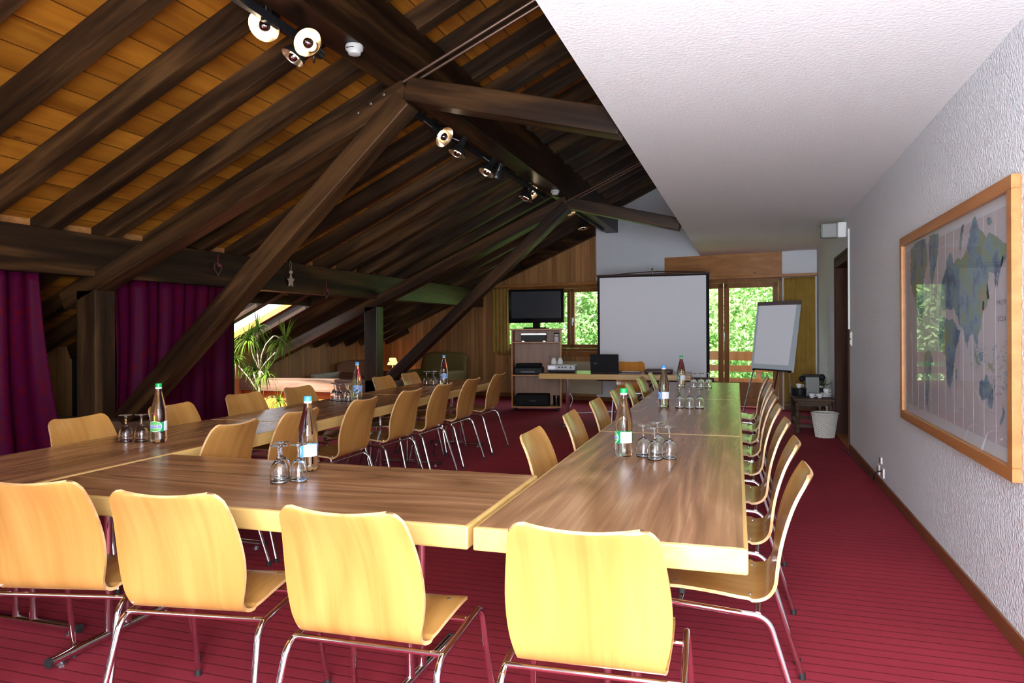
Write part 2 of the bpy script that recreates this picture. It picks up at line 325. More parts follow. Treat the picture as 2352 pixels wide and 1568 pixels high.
# ================================================================== the room
RS = .475
def rz0(x): return 2.10+RS*(x+5)              # underside of the rafters
def rz1(x): return 2.262+RS*(x+5)             # underside of the roof boards
XR = 1.047; CE = -.745; XK = -7.35; YB = -1.3
struct(MB().box(XK-.3, XR+1.2, YB-.2, 14.4, -.12, 0).build('floor', 'carpet'))
def gy(x): return 12.3-.2*(x-1.05)
# gable wall pieces: prisms in x/z pushed along y
def gprism(mb, poly, d0, d1, mi=0): return mb.prism([(x, gy(x)-d1, z) for x, z in poly], (0, d1-d0, 0), mi)
def grect(mb, x0, x1, z0, z1, d0=0, d1=.02, mi=0): return gprism(mb, [(x0, z0), (x1, z0), (x1, z1), (x0, z1)], d0, d1, mi)
XW = -2.62                                      # panelling to the left, plaster to the right
wl0, wl1, wz0, wz1 = -4.62, -1.80, .90, 2.13   # left window opening
dl0, dl1, dz1 = -1.02, .54, 2.13               # french door opening
mb = MB(); T = -.25
grect(mb, XK-.1, XW, -.05, wz0, T, 0); gprism(mb, [(XK-.1, wz0), (wl0, wz0), (wl0, rz1(wl0)+.1), (XK-.1, rz1(XK-.1)+.1)], T, 0)
gprism(mb, [(wl0, wz1), (XW, wz1), (XW, rz1(XW)+.1), (wl0, rz1(wl0)+.1)], T, 0)
struct(mb.build('wall_far', 'panel'))
mb = MB(); TP = .02
grect(mb, XW, wl1, -.05, wz0, T, TP); gprism(mb, [(XW, wz1), (wl1, wz1), (wl1, rz1(wl1)+.1), (XW, rz1(XW)+.1)], T, TP)
gprism(mb, [(wl1, -.05), (dl0, -.05), (dl0, rz1(dl0)+.1), (wl1, rz1(wl1)+.1)], T, TP)
gprism(mb, [(dl0, dz1), (CE+.0, dz1), (CE, rz1(CE)+.1), (dl0, rz1(dl0)+.1)], T, TP)
grect(mb, CE, dl1, dz1, 2.75, T, TP); grect(mb, dl1, XR+.1, -.05, 2.75, T, TP)
struct(mb.build('wall_far_plaster', 'plaster'))
# right wall with door recess
mb = MB(); dy0, dy1, dzt = 8.52, 9.72, 2.14
mb.box(XR, XR+.3, YB, dy0, 0, 2.7); mb.box(XR, XR+.3, dy1, 12.6, 0, 2.7); mb.box(XR, XR+.3, dy0, dy1, dzt, 2.7)
struct(mb.build('wall_right', 'plaster'))
mb = MB(); mb.box(XR-.012, XR, YB, dy0-.02, 0, .075); mb.box(XR-.012, XR, dy1+.02, 12.3, 0, .075); struct(mb.build('baseboard_right', 'skirt', bevel=.003))
mb = MB(); grect(mb, XK, -1.05, 0, .075, .0, .04); grect(mb, .56, XR-.012, 0, .075, .02, .04); struct(mb.build('baseboard_far', 'skirt', bevel=.003))
struct(MB().box(XK-.2, XK, YB, 14.2, 0, 1.3).build('wall_left', 'panelY'))
struct(MB().box(XK, XK+.02, YB, 13.9, 0, .07).build('baseboard_left', 'skirt'))
# back wall, with a window whose light enters from behind the camera
mb = MB(); mb.box(XK-.2, XR+.3, YB-.15, YB, 0, 5.0); struct(mb.build('wall_back', 'plaster'))
mb = MB(); x0, x1, z0, z1 = -.85, 1.0, .32, 2.3
for a in ((x0, x0+.07, z0, z1), (x1-.07, x1, z0, z1), (x0, x1, z0, z0+.07), (x0, x1, z1-.07, z1), (.05, .11, z0, z1)): mb.box(a[0], a[1], YB, YB+.06, a[2], a[3])
wb = struct(mb.build('window_3', 'frame', bevel=.004)); MB().box(x0+.05, x1-.05, YB+.01, YB+.03, z0+.05, z1-.05).build('pane', 'white', wb)
struct(MB().box(CE, XR+.1, YB, 12.9, 2.546, 2.62).build('ceiling', 'ceil'))
struct(MB().box(CE, CE+.06, YB, 12.9, 2.62, 4.5).build('wall_attic', 'plaster'))
# roof boards with two skylight openings
SK = [(-7.30, -6.0, 7.93, 8.885), (-7.30, -6.0, 6.86, 7.815)]
mb = MB()
def rp(x0, x1, y0, y1): mb.hexa([(x0, y0, rz1(x0)), (x1, y0, rz1(x1)), (x1, y1, rz1(x1)), (x0, y1, rz1(x0)), (x0, y0, rz1(x0)+.03), (x1, y0, rz1(x1)+.03), (x1, y1, rz1(x1)+.03), (x0, y1, rz1(x0)+.03)])
rp(-6.0, CE+.1, YB-.2, 14.3); rp(XK-.25, -7.30, YB-.2, 14.3); rp(-7.30, -6.0, YB-.2, 6.86); rp(-7.30, -6.0, 7.815, 7.93); rp(-7.30, -6.0, 8.885, 14.3)
struct(mb.build('ceiling_boards', 'boards'))
for i, (x0, x1, y0, y1) in enumerate(SK):
    mb = MB(); w = .05
    for a in ((x0, x1, y0, y0+w), (x0, x1, y1-w, y1), (x0, x0+w, y0, y1), (x1-w, x1, y0, y1)):
        mb.hexa([(x, y, rz1(x)+dz) for dz in (-.01, .08) for x, y in ((a[0], a[2]), (a[1], a[2]), (a[1], a[3]), (a[0], a[3]))])
    k = struct(mb.build('window_%d' % (4+i), 'cabedge'))
    MB().hexa([(x, y, rz1(x)+dz) for dz in (.06, .064) for x, y in ((x0+w, y0+w), (x1-w, y0+w), (x1-w, y1-w), (x0+w, y1-w))]).build('pane', 'pane', k)
# black panel added to block skylight and keep the curtained alcove dark
struct(MB().box(XK, -5.16, 6.27, 6.33, 0, 1.9).build('wall_light_block', 'blackmat'))

# ------------------------------------------------------------------ roof timber
RW, RH = .115, .162
raf_y = [3.0+.535*k for k in range(-6, 21)]
rset = 'dark rafters carrying the pine boards'
def ordw(n): return ['first', 'second', 'third', 'fourth', 'fifth', 'sixth', 'seventh', 'eighth', 'ninth', 'tenth'][n-1]
near_n = [y for y in raf_y if y < 4.45]; mid_n = [y for y in raf_y if 4.45 <= y < 9.1]; far_n = [y for y in raf_y if y >= 9.1]
for y in raf_y:
    xs = XK+.02
    if abs(y-8.35) < .05 or abs(y-7.28) < .05: xs = -5.9
    p = Vector((xs, y+RW/2, rz0(xs)+RH/2)); xe = min(CE-.02, 1.05-(y+RW-12.24)/.2); q = Vector((xe, y+RW/2, rz0(xe)+RH/2))
    o = beam('roof_rafter', p, q, RW, RH*.93, 'rafter', bevel=.004)
    if y in near_n: lab = 'dark roof rafter, %s one on the camera side of the nearer truss' % ordw(len(near_n)-near_n.index(y))
    elif y in mid_n: lab = 'dark roof rafter between the two trusses, %s one beyond the nearer truss' % ordw(mid_n.index(y)+1)
    else: lab = 'dark roof rafter beyond the farther truss, %s one towards the gable' % ordw(far_n.index(y)+1)
    tag(o, lab, 'rafter', rset)
# gable trim following the roof
a = [atg(1135, 655, .02), atg(1369, 541, .02)]; s_ = (a[1].z-a[0].z)/(a[1].x-a[0].x)
mb = MB(); f = lambda x: a[0].z+s_*(x-a[0].x)
gprism(mb, [(XK, f(XK)), (XW, f(XW)), (XW, rz1(XW)), (XK, max(f(XK)+.05, rz1(XK)))], -.02, .13)
b0, b1 = atg(1400, 465, .02), atg(1500, 410, .02); s2 = (b1.z-b0.z)/(b1.x-b0.x); f2 = lambda x: b0.z+s2*(x-b0.x)-.06
gprism(mb, [(XW, f2(XW)), (CE, f2(CE)), (CE, rz1(CE)), (XW, rz1(XW))], -.02, .13)
struct(mb.build('trim_1', 'beam'))
# blocking boards between the rafters on top of the left purlin
mb = MB()
for i in range(len(raf_y)-1):
    y0 = raf_y[i]+RW; y1 = raf_y[i+1]
    mb.hexa([(-5.21, y0, 2.0), (-5.18, y0, 2.0), (-5.18, y1, 2.0), (-5.21, y1, 2.0), (-5.21, y0, rz1(-5.21)), (-5.18, y0, rz1(-5.18)), (-5.18, y1, rz1(-5.18)), (-5.21, y1, rz1(-5.21))])
struct(mb.build('trim_2', 'pine'))
tag(beam('eaves_purlin', (-5.1, YB, 1.93), (-5.1, gy(-5.0)-.03, 1.93), .20, .34), 'long dark lower purlin on the left, resting on both posts', 'beam')
tag(beam('ridge_purlin', (-2.31, YB, 3.245), (-2.31, gy(-2.2)-.05, 3.245), .22, .41), 'massive dark upper purlin above both truss tops', 'beam')
tag(beam('skylight_header', (-5.94, 6.86, rz0(-5.94)+.075), (-5.94, 8.885, rz0(-5.94)+.075), .05, .13, 'rafter'), 'short dark crosspiece between rafters above the skylights', 'beam')

def truss(y, dep, which, prin, brace, coll, postx, sillp):
    """members from pixel corners on the truss plane y; depth dep away from the camera"""
    def member(name, q, lab, d0=0, ww=dep):
        P = [aty(u, v, y+d0) for u, v in q]            # start top, start bottom, end top, end bottom
        s0 = (P[0]+P[1])/2; s1 = (P[2]+P[3])/2; ax = (s1-s0).normalized(); nrm = Vector((-ax.z, 0, ax.x))
        h = (abs((P[0]-P[1]).dot(nrm))+abs((P[2]-P[3]).dot(nrm)))/2
        off = Vector((0, ww/2, 0)); return tag(beam(name, s0+off, s1+off, ww, h, 'beam', up=nrm, bevel=.008), lab, 'beam')
    p = member('principal_rafter', prin, 'sloping dark principal beam of the %s truss, running down left' % which)
    for k in ((.035, .09, .155) if which == 'nearer' else ()):
        pass
    b_ = member('truss_brace', brace, 'long diagonal dark brace of the %s truss, down to the sill' % which, -.002)
    c = member('collar_beam', coll, 'dark collar beam of the %s truss running to the white ceiling' % which, -.004)
    x1 = postx; tag(MB().box(x1-.205, x1, y, y+.195, 0, aty(*sillp, y).z).build('timber_post', 'beamZ', bevel=.01), 'square dark timber post under the %s truss' % which, 'post')
    return p, b_, c
t1 = truss(4.48, .18, 'nearer', [(133, 672), (146, 712), (926, 180), (934, 226)], [(247, 962), (300, 970), (910, 208), (934, 236)], [(925, 174), (934, 229), (1424, 246), (1427, 311)], -5.0, (220, 664))
t2 = truss(9.13, .18, 'farther', [(600, 819), (604, 838), (1300, 445), (1304, 478)], [(884, 862), (903, 873), (1296, 456), (1304, 484)], [(1303, 451), (1305, 478), (1562, 500), (1562, 529)], -5.0, (850, 704))
for k, (u, v) in enumerate(((823, 259), (852, 238), (882, 217))):
    MBx = MB().lathe([(.012, 0), (.018, .004), (.016, .012), (.006, .016)], 12, axis=(0, -1, 0)); o = MBx.build('bolt', MT['boltm']); o.location = aty(u, v, 4.478)-Vector((0, 0, 0))
    tag(o, 'round bolt head on the nearer truss top, %s from the left' % ordw(k+1), 'bolt', 'bolts of the nearer truss')
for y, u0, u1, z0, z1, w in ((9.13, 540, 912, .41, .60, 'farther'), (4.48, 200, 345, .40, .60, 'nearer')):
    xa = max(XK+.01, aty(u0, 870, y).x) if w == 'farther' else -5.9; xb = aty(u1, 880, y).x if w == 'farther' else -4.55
    o = beam('sill_beam', (xa, y+.09, (z0+z1)/2), (xb, y+.09, (z0+z1)/2), .18, z1-z0, 'sunlit_sill'); tag(o, 'low horizontal dark sill beam at the foot of the %s truss' % w, 'beam')
tag(MB().box(XK+.02, -5.25, 9.2, 9.24, 0, .40).build('low_partition', 'cabedge'), 'low orange wooden partition beneath the sill beam by the plant', 'partition')
# tension rods
for y, z, w in ((4.48, 3.0, 'nearer'), (9.13, 2.95, 'farther')):
    for k in range(2):
        if w == 'nearer': p = aty(*[(926, 188), (962, 182)][k], y+.14*k); q = aty(*[(1225, 2), (1246, 8)][k], y+.14*k)
        else: p = aty(*[(1300, 463), (1318, 460)][k], y+.14*k); q = aty(*[(1468, 374), (1482, 372)][k], y+.14*k)
        d_ = q-p; t_ = min((CE-.015-p.x)/d_.x, (rz1(p.x)-.03-p.z)/max(1e-6, d_.z-RS*d_.x) if d_.z > RS*d_.x else 99); q2 = p+d_*t_
        tag(MB().tube([p, q2], .011 if w == 'nearer' else .012, 8).build('tension_rod', M('brown_rod', (.10, .05, .03), .35, .5), smooth=True), 'thin steel tie rod rising right from the %s truss top, %s one' % (w, 'front' if k == 0 else 'rear'), 'rod')

# ------------------------------------------------------------------ windows in the gable
def gwin(name, x0, x1, z0, z1, mull, d0, d1, fw=.07):
    mb = MB(); o_ = .055
    grect(mb, x0, x0+o_, z0, z1, d0, d1+.02); grect(mb, x1-o_, x1, z0, z1, d0, d1+.02); grect(mb, x0, x1, z0, z0+o_, d0, d1+.02); grect(mb, x0, x1, z1-o_, z1, d0, d1+.02)
    fr = struct(rec(mb.build(name, 'frame', bevel=.004)))
    edges = [x0+o_]+mull+[x1-o_]
    for i in range(len(edges)-1):
        a_, b_ = edges[i]+.004, edges[i+1]-.004; c0, c1 = z0+o_+.004, z1-o_-.004; mb = MB()
        grect(mb, a_, a_+fw, c0, c1, d0+.02, d1+.03); grect(mb, b_-fw, b_, c0, c1, d0+.02, d1+.03); grect(mb, a_, b_, c0, c0+fw, d0+.02, d1+.03); grect(mb, a_, b_, c1-fw, c1, d0+.02, d1+.03)
        sash = rec(mb.build('sash', 'frame', fr, bevel=.004)); mb = MB(); grect(mb, a_+fw-.01, b_-fw+.01, c0+fw-.01, c1-fw+.01, d0+.04, d0+.045); mb.build('pane', 'pane', sash)
    return fr
w1 = gwin('window_1', wl0, wl1, wz0, wz1, [-3.14], -.12, -.06)
w2 = gwin('window_2', dl0, dl1, .02, dz1, [-.375], -.12, -.06, .085)
mb = MB(); grect(mb, dl0+.15, -.47, .1, .42, -.09, -.07); grect(mb, -.28, .44, .1, .42, -.09, -.07); rec(mb.build('kick_panel', 'frame', w2))
for w, (u, v), nm in ((w1, (1316, 735), 'a'), (w2, (1663, 770), 'b')):
    p = atg(u, v, .0); s_ = MB().box(-.014, .014, -.02, 0, -.035, .045).tube([(0, -.02, .03), (0, -.05, .03), (0, -.05, -.10)], .011, 8).build('window_handle', 'white', w, bevel=.002); s_.location = p+Vector((0, -.01, 0))
mb = MB(); grect(mb, wl0-.05, XW+.01, wz0-.09, wz0, 0, .09); grect(mb, XW, wl1+.05, wz0-.09, wz0, .02, .09); struct(mb.build('trim_3', 'frame', bevel=.004))
# curtain rail shelf and the pine board above the french door
mb = MB(); grect(mb, -4.85, XR-.005, 2.13, 2.175, .02, .16); struct(mb.build('trim_4', 'pine', bevel=.004))
mb = MB(); grect(mb, -1.36, .535, 2.18, 2.545, .02, .07); struct(mb.build('trim_5', 'pine', bevel=.003))
def curtain(name, fn, mat, lab, cat='curtain', nu=120, solid=.004):
    return tag(MB().surf(fn, nu, 24).build(name, mat, smooth='all', solid=solid), lab, cat)
def gc(x0, x1, z0, z1, n, amp, ph):
    def fn(u, v):
        x = x0+(x1-x0)*u; k = .6+.4*(1-v); return (x+amp*.4*sin(2*pi*n*u*2+ph)*k, gy(x)-.10+amp*sin(2*pi*n*u+ph)*k+.006*sin(5*v+u*9), z1+(z0-z1)*v)
    return fn
curtain('mustard_curtain', gc(.56, XR-.03, .09, 2.12, 6.5, .03, 0), 'gold', 'floor-length mustard curtain gathered beside the french door')
curtain('short_mustard_curtain', gc(-4.80, -4.40, .85, 2.12, 5, .03, 1), 'gold', 'short mustard curtain left of the television')
def bc(y0t, y1t, y0b, y1b, n, amp, ph, ztop=1.765, zb=.02, bulge=0):
    def fn(u, v):
        y = (y0t*(1-u)+y1t*u)*(1-v)+(y0b*(1-u)+y1b*u)*v+.03*sin(v*4+u*3)
        return (-5.11+amp*sin(2*pi*n*u+ph+.5*v)*(.5+.5*v)+amp*.4*sin(2*pi*n*2.3*u+1+v), y, ztop+(zb-ztop)*v)
    return fn
curtain('brocade_curtain', bc(2.9, 4.06, 2.8, 4.30, 3, .05, .5), 'brocade', 'burgundy brocade curtain at the far left, in front of the timber post')
curtain('brocade_curtain', bc(4.72, 6.24, 4.72, 6.25, 4.3, .04, 1.2), 'brocade', 'burgundy brocade curtain hanging right of the timber post')

# door in the right wall
dr = struct(MB().box(XR+.17, XR+.21, dy0, dy1, 0, dzt).build('door_1', 'door'))
mb = MB(); mb.box(XR-.012, XR+.18, dy0, dy0+.04, 0, dzt); mb.box(XR-.012, XR+.18, dy1-.04, dy1, 0, dzt); mb.box(XR-.012, XR+.18, dy0, dy1, dzt-.09, dzt)
mb.box(XR-.02, XR, dy0-.03, dy0, 0, dzt+.04); mb.box(XR-.02, XR, dy1, dy1+.03, 0, dzt+.04); mb.box(XR-.02, XR, dy0-.03, dy1+.03, dzt, dzt+.04); mb.build('door_frame', 'door', dr, bevel=.004)
MB().box(XR-.01, XR+.17, dy0+.04, dy1-.04, 0, .012).build('threshold', 'pine', dr)
MB().box(XR+.13, XR+.17, dy0+.12, dy0+.14, 1.0, 1.02).tube([(XR+.17, dy0+.12, 1.02), (XR+.12, dy0+.12, 1.02), (XR+.12, dy0+.24, 1.02)], .009, 8).build('door_handle', 'steel', dr)
# things on the right wall
p = atx(1951, 525, XR); tag(MB().box(XR-.018, XR, p.y-.012, p.y+.012, 1.30, p.z).build('cable_duct', 'white', bevel=.002), 'thin white cable duct running down beside the dark door', 'duct')
p = atx(1957, 778, XR); sw = thing('light_switch', 'small white light switch plate beside the dark door', 'switch', (XR, p.y+.02, p.z)); MB().box(-.012, 0, -.04, .04, -.075, .075).build('plate', 'white', sw, bevel=.003)
for z in (-.035, .035): MB().box(-.02, -.012, -.025, .025, z-.025, z+.025).build('rocker', 'white', sw, bevel=.002)
ex = thing('exit_sign', 'white boxy emergency exit light with green pictogram above the door', 'sign', (XR, 8.72, 2.40))
MB().box(-.09, 0, -.02, .14, -.085, .085).build('housing', 'white', ex, bevel=.01)
MB().box(-.25, -.09, .0, .12, -.08, .08).build('diffuser', M('frosted_plastic', (.28, .28, .27), .5), ex, bevel=.012)
GR = M('exit_green', (.02, .33, .12), .4)
mb = MB(); MB.box(mb, -.256, -.25, .005, .115, -.07, .07); mb.build('pictogram_panel', GR, ex)
mb = MB(); mb.add([(-.257, .02, .01), (-.257, .05, .04), (-.257, .05, -.02)], [(0, 1, 2)]); mb.box(-.258, -.256, .05, .09, .0, .02)
mb.build('pictogram', 'white', ex)
RB = M('red_brown_plate', (.23, .09, .06), .5)
for k, (u, v, a_, b_) in enumerate(((2025, 1057, .04, .04), (2020, 1078, .04, .06), (2030, 1086, .04, .06))):
    p = atx(u, v, XR); so = thing('wall_socket', ['upper single socket plate low on the white wall', 'lower left socket plate with plug and cable', 'lower right socket plate low on the white wall'][k], 'socket', (XR, p.y, p.z))
    MB().box(-.012, 0, -a_, a_, -b_/1.5, b_/1.5).build('plate', 'white', so, bevel=.003); MB().box(-.016, -.012, -.022, .022, -.022, .022).build('insert', RB, so)
p = atx(2020, 1082, XR-.03); q = atx(2008, 1108, XR-.03)
tag(MB().tube(fillet([p+Vector((.02, 0, 0)), p+Vector((-.03, 0, 0)), p+Vector((-.04, .05, -.09)), (XR-.035, q.y+.12, .05), (XR-.03, q.y+.6, .012), (XR-.05, 8.3, .012), (XR-.09, 8.6, .012)], .04), .005, 8).build('power_cable', 'black', smooth=True), 'black power cable plugged into the wall and lying along the skirting', 'cable')

# ------------------------------------------------------------------ world map
mp_ = thing('wall_map', 'large world map framed in orange wood on the white wall', 'picture', (XR, 4.5, 1.31))
ya, yb, za, zb = 3.38, 5.615, .69, 1.935
def LP(x, y, z): return (x-XR, y-4.5, z-1.31)
mb = MB(); w = .058
for (p, q, r_, s_) in ((ya, yb, zb-w, zb), (ya, yb, za, za+w), (ya, ya+w, za+w, zb-w), (yb-w, yb, za+w, zb-w)): mb.box(-.035, 0, p-4.5, q-4.5, r_-1.31, s_-1.31)
mb.build('picture_frame', wood('orange_frame_wood', [(.36, .13, .035), (.46, .18, .05), (.53, .22, .07)], 'Y', 1, .07, .35), mp_, bevel=.003)
MB().box(-.010, -.004, ya+w-4.5, yb-w-4.5, za+w-1.31, zb-w-1.31).build('map_mount', M('pale_mount', (.62, .64, .68), .7), mp_)
MB().box(-.012, -.010, ya+w+.05-4.5, yb-w-.06-4.5, za+w+.06-1.31, zb-w-.05-1.31).build('map_sheet', 'sea', mp_)
MB().box(-.024, -.021, ya+w-4.5, yb-w-4.5, za+w-1.31, zb-w-1.31).build('glazing', 'perspex', mp_)
LAND = ['140,330 185,318 182,430 165,520 150,570 143,500 138,400', '48,400 75,365 100,350 120,345 130,420 128,480 118,520 105,600 112,680 100,770 85,700 60,620 48,560',
 '118,920 140,900 158,940 150,1010 140,1060 138,1120 133,1200 125,1170 125,1080 112,960', '195,760 215,735 240,750 262,745 285,800 298,800 282,870 270,900 266,960 258,1040 245,1098 232,1070 226,990 222,930 195,890 185,820',
 '205,560 235,430 250,410 262,470 285,440 300,450 312,430 330,400 345,300 368,230 385,290 410,310 425,340 440,310 470,330 500,350 540,380 552,410 520,450 500,480 480,520 470,600 466,520 440,510 430,560 440,640 425,690 405,720 400,780 385,830 380,880 368,850 355,810 340,830 330,890 318,850 310,800 290,770 280,730 262,690 250,700 230,690 210,700 200,650',
 '390,1060 405,1045 415,1060 420,1020 430,1025 440,1060 458,1090 462,1140 452,1195 435,1180 425,1140 400,1150 390,1120', '508,1180 520,1210 512,1250 498,1280 492,1265 505,1230',
 '362,880 380,930 395,980 378,970 366,930', '385,920 405,910 410,950 395,960', '430,950 455,975 460,1010 440,990', '272,1000 280,990 280,1030 273,1055', '510,420 514,440 496,500 478,590 474,560', '290,400 300,290 312,270 306,330 298,400', '430,240 445,235 455,260 440,280 430,265', '408,650 416,660 412,700 404,700', '432,570 440,640 432,660 426,620']
mb = MB(); rr = random.Random(3)
for s_ in LAND:
    pts = [tuple(float(c) for c in q.split(',')) for q in s_.split()]; fine = []
    for i in range(len(pts)):
        a_, b_ = pts[i], pts[(i+1) % len(pts)]; d_ = math.hypot(b_[0]-a_[0], b_[1]-a_[1]); n_ = max(1, int(d_/10))
        for k in range(n_): q = k/n_; j = 0 if k == 0 else 1; fine.append((a_[0]+(b_[0]-a_[0])*q+rr.uniform(-3, 3)*j, a_[1]+(b_[1]-a_[1])*q+rr.uniform(-5, 5)*j))
    W3 = [atx(2070+x/2.177, 390+y/2.177, XR-.013) for x, y in fine]; mb.add([(-.0135, q.y-4.5, q.z-1.31) for q in W3], [tuple(range(len(W3)))])
for k in range(170):                            # scattered islands
    q = atx(2070+rr.uniform(450, 555)/2.177, 390+rr.uniform(850, 1130)/2.177, XR-.013) if k > 60 else atx(2070+rr.uniform(345, 470)/2.177, 390+rr.uniform(880, 1010)/2.177, XR-.013)
    s_ = rr.uniform(.002, .006); mb.add([(-.0135, q.y-4.5-s_*1.6, q.z-1.31), (-.0135, q.y-4.5, q.z-1.31-s_), (-.0135, q.y-4.5+s_*1.6, q.z-1.31), (-.0135, q.y-4.5, q.z-1.31+s_)], [(0, 1, 2, 3)])
mb.build('map_land', 'land', mp_)
mb = MB()
for k in range(1, 12): y = ya+w+.05+(yb-ya-2*w-.11)*k/12-4.5; mb.box(-.0128, -.0121, y, y+.001, za+w+.06-1.31, zb-w-.05-1.31)
for k in range(1, 8): z = za+w+.06+(zb-za-2*w-.11)*k/8-1.31; mb.box(-.0128, -.0121, ya+w+.05-4.5, yb-w-.06-4.5, z, z+.0015)
mb.build('map_grid', M('pale_blue_line', (.43, .43, .49), .6), mp_)
for txt, (u, v), sz in (('P A C I F I C', (510, 662), .03), ('O C E A N', (510, 745), .03), ('NORTH POLAR SEA', (493, 275), .022)):
    if txt.startswith('NORTH'): continue
    q = atx(2070+u/2.177, 390+v/2.177, XR-.013); textmesh(txt, sz, 'blackmat', 'map_lettering', mp_, lambda x, y, z, q=q: (-.0138-z, q.y-4.5-x, q.z-1.31+y))

# ------------------------------------------------------------------ chairs
PR = [(.205, .436), (.192, .448), (.15, .456), (.08, .455), (.0, .449), (-.07, .441), (-.12, .440), (-.152, .452), (-.172, .478), (-.182, .515), (-.190, .56), (-.203, .62), (-.225, .69), (-.255, .76), (-.297, .83)]
WD = [.198, .202, .205, .205, .203, .200, .196, .192, .195, .204, .211, .213, .207, .196, .182]
def smoothpath(t):                              # Catmull-Rom through the profile
    n = len(PR)-1; x = t*n; i = min(int(x), n-1); u = x-i
    def g(a, k): return a[max(0, min(n, k))]
    def cr(p0, p1, p2, p3): return .5*(2*p1+(p2-p0)*u+(2*p0-5*p1+4*p2-p3)*u*u+(3*p1-p0-3*p2+p3)*u**3)
    P4 = [g(PR, i+k) for k in (-1, 0, 1, 2)]; W4 = [g(WD, i+k) for k in (-1, 0, 1, 2)]
    return cr(*[p[0] for p in P4]), cr(*[p[1] for p in P4]), cr(*W4)
def chair_shell(parent, mat='ply'):
    nv, nu, th = 64, 14, .0055; ts = [j/nv for j in range(nv+1)]; ts = sorted(set(ts+[.004, .008, .99, .995])); C = [smoothpath(t) for t in ts]
    ln = [0]
    for a_, b_ in zip(C, C[1:]): ln.append(ln[-1]+math.hypot(b_[0]-a_[0], b_[1]-a_[1]))
    tot = ln[-1]; vs = []
    for j, (y, z, w_) in enumerate(C):
        for e, R in ((ln[j], .035), (tot-ln[j], .040)):
            if e < R: w_ = w_-(R-sqrt(max(0, R*R-(R-e)**2)))
        a_, b_ = C[max(0, j-1)], C[min(len(C)-1, j+1)]; ty, tz = b_[0]-a_[0], b_[1]-a_[1]; l_ = math.hypot(ty, tz); ny, nz = -tz/l_, ty/l_
        s_ = ln[j]/tot; cup = .020*max(0, (s_-.55)/.45)**.8 if s_ > .55 else 0; dish = .006 if s_ < .4 else 0
        row = []
        for i in range(nu+1):
            q = -1+2*i/nu; c = (cup)*(q*q)+dish*(q*q)
            row.append((w_*q, y-ny*c, z-nz*c, ny, nz))
        vs.append(row)
    mb = MB(); k = len(vs); n1 = nu+1
    A = [(x, y+ny*th, z+nz*th) for r_ in vs for x, y, z, ny, nz in r_]; B = [(x, y-ny*th, z-nz*th) for r_ in vs for x, y, z, ny, nz in r_]
    idx = lambda j, i: j*n1+i
    mb.v = A+B; o = len(A)
    for j in range(k-1):
        for i in range(nu): mb.f.append((idx(j, i), idx(j, i+1), idx(j+1, i+1), idx(j+1, i))); mb.m.append(0); mb.f.append((o+idx(j, i), o+idx(j+1, i), o+idx(j+1, i+1), o+idx(j, i+1))); mb.m.append(0)
        for i in (0, nu): mb.f.append((idx(j, i), idx(j+1, i), o+idx(j+1, i), o+idx(j, i))); mb.m.append(1)
    for i in range(nu):
        for j in (0, k-1): mb.f.append((idx(j, i), idx(j, i+1), o+idx(j, i+1), o+idx(j, i))); mb.m.append(1)
    return rec(mb.build('seat_shell', [mat, 'plyrim'], parent, smooth=True))
def make_chair(label, group, mat='ply', cross=.007):
    t = thing('plywood_chair', label, 'chair', group=group)
    chair_shell(t, mat)
    for s_ in (-1, 1):
        pts = fillet([(s_*.262, .30, .012), (s_*.236, .215, .425), (s_*.236, -.155, .405), (s_*.262, -.275, .012)], [.045, .045], 8)
        fr = MB().tube(pts, .0105, 12).build('frame_tube', 'chrome', t, smooth=True)
        for y in (.30, -.275): MB().lathe([(.0125, -.012), (.013, .012)], 12, (s_*.262, y, .012)).build('foot_cap', 'blackrub', fr)
    for y, z in ((.12, .415), (-.125, .412)): MB().tube([(-.234, y, z), (.234, y, z)], .0085, 10).build('crossbar', 'chrome', t, smooth=True)
    for sx in (-.155, .155):
        for y, z in ((.14, .4645), (-.10, .4465)): MB().lathe([(.007, 0), (.007, .0015), (.0035, .002)], 12, (sx, y, z)).build('screw', 'steel', t)
        MB().lathe([(.012, 0), (.012, .02)], 10, (sx, .12, .425)).build('bushing', 'blackrub', t)
    return t
proto = make_chair('', None); used = [False]
def chair(x, y, rz, label, group):
    if not used[0]: used[0] = True; proto.location = (x, y, 0); proto.rotation_euler = (0, 0, rz); proto['label'] = label; proto['group'] = group; return proto
    return dup(proto, (x, y, 0), rz, label, group)
G1 = 'beech chairs along the front table with backs to the camera'
rd = math.radians
chair(-.40, 1.985, rd(3), 'pale plywood chair nearest the camera, at the right table end, brightly lit', G1)
chair(-1.055, 1.965, rd(2), 'plywood chair with its back to the camera, second from the right in the front row', G1)
chair(-1.70, 1.99, rd(9), 'plywood chair with its back to the camera, third from the right in the front row', G1)
chair(-2.28, 1.99, rd(13), 'plywood chair cut by the left picture edge in the front row', G1)
o9 = ['first', 'second', 'third', 'fourth', 'fifth', 'sixth', 'seventh', 'eighth']
for k, y in enumerate((2.65, 3.30, 4.0, 4.74, 5.40, 6.0, 6.66, 7.5)):
    chair(-.088+random.uniform(-.008, .008), y, rd(90+random.uniform(-2, 2)), 'plywood chair on the wall side of the right table row, %s from the camera' % o9[k], 'chairs on the wall side of the right table row')
for k, (y, x) in enumerate(((3.27, -.70), (4.05, -.70), (4.82, -.71), (5.64, -.72), (6.38, -.735), (7.14, -.735), (7.92, -.735))):
    chair(x, y, rd(-90+random.uniform(-3, 3)), 'plywood chair on the inner side of the right table row, %s from the camera' % o9[k], 'chairs on the inner side of the right table row')
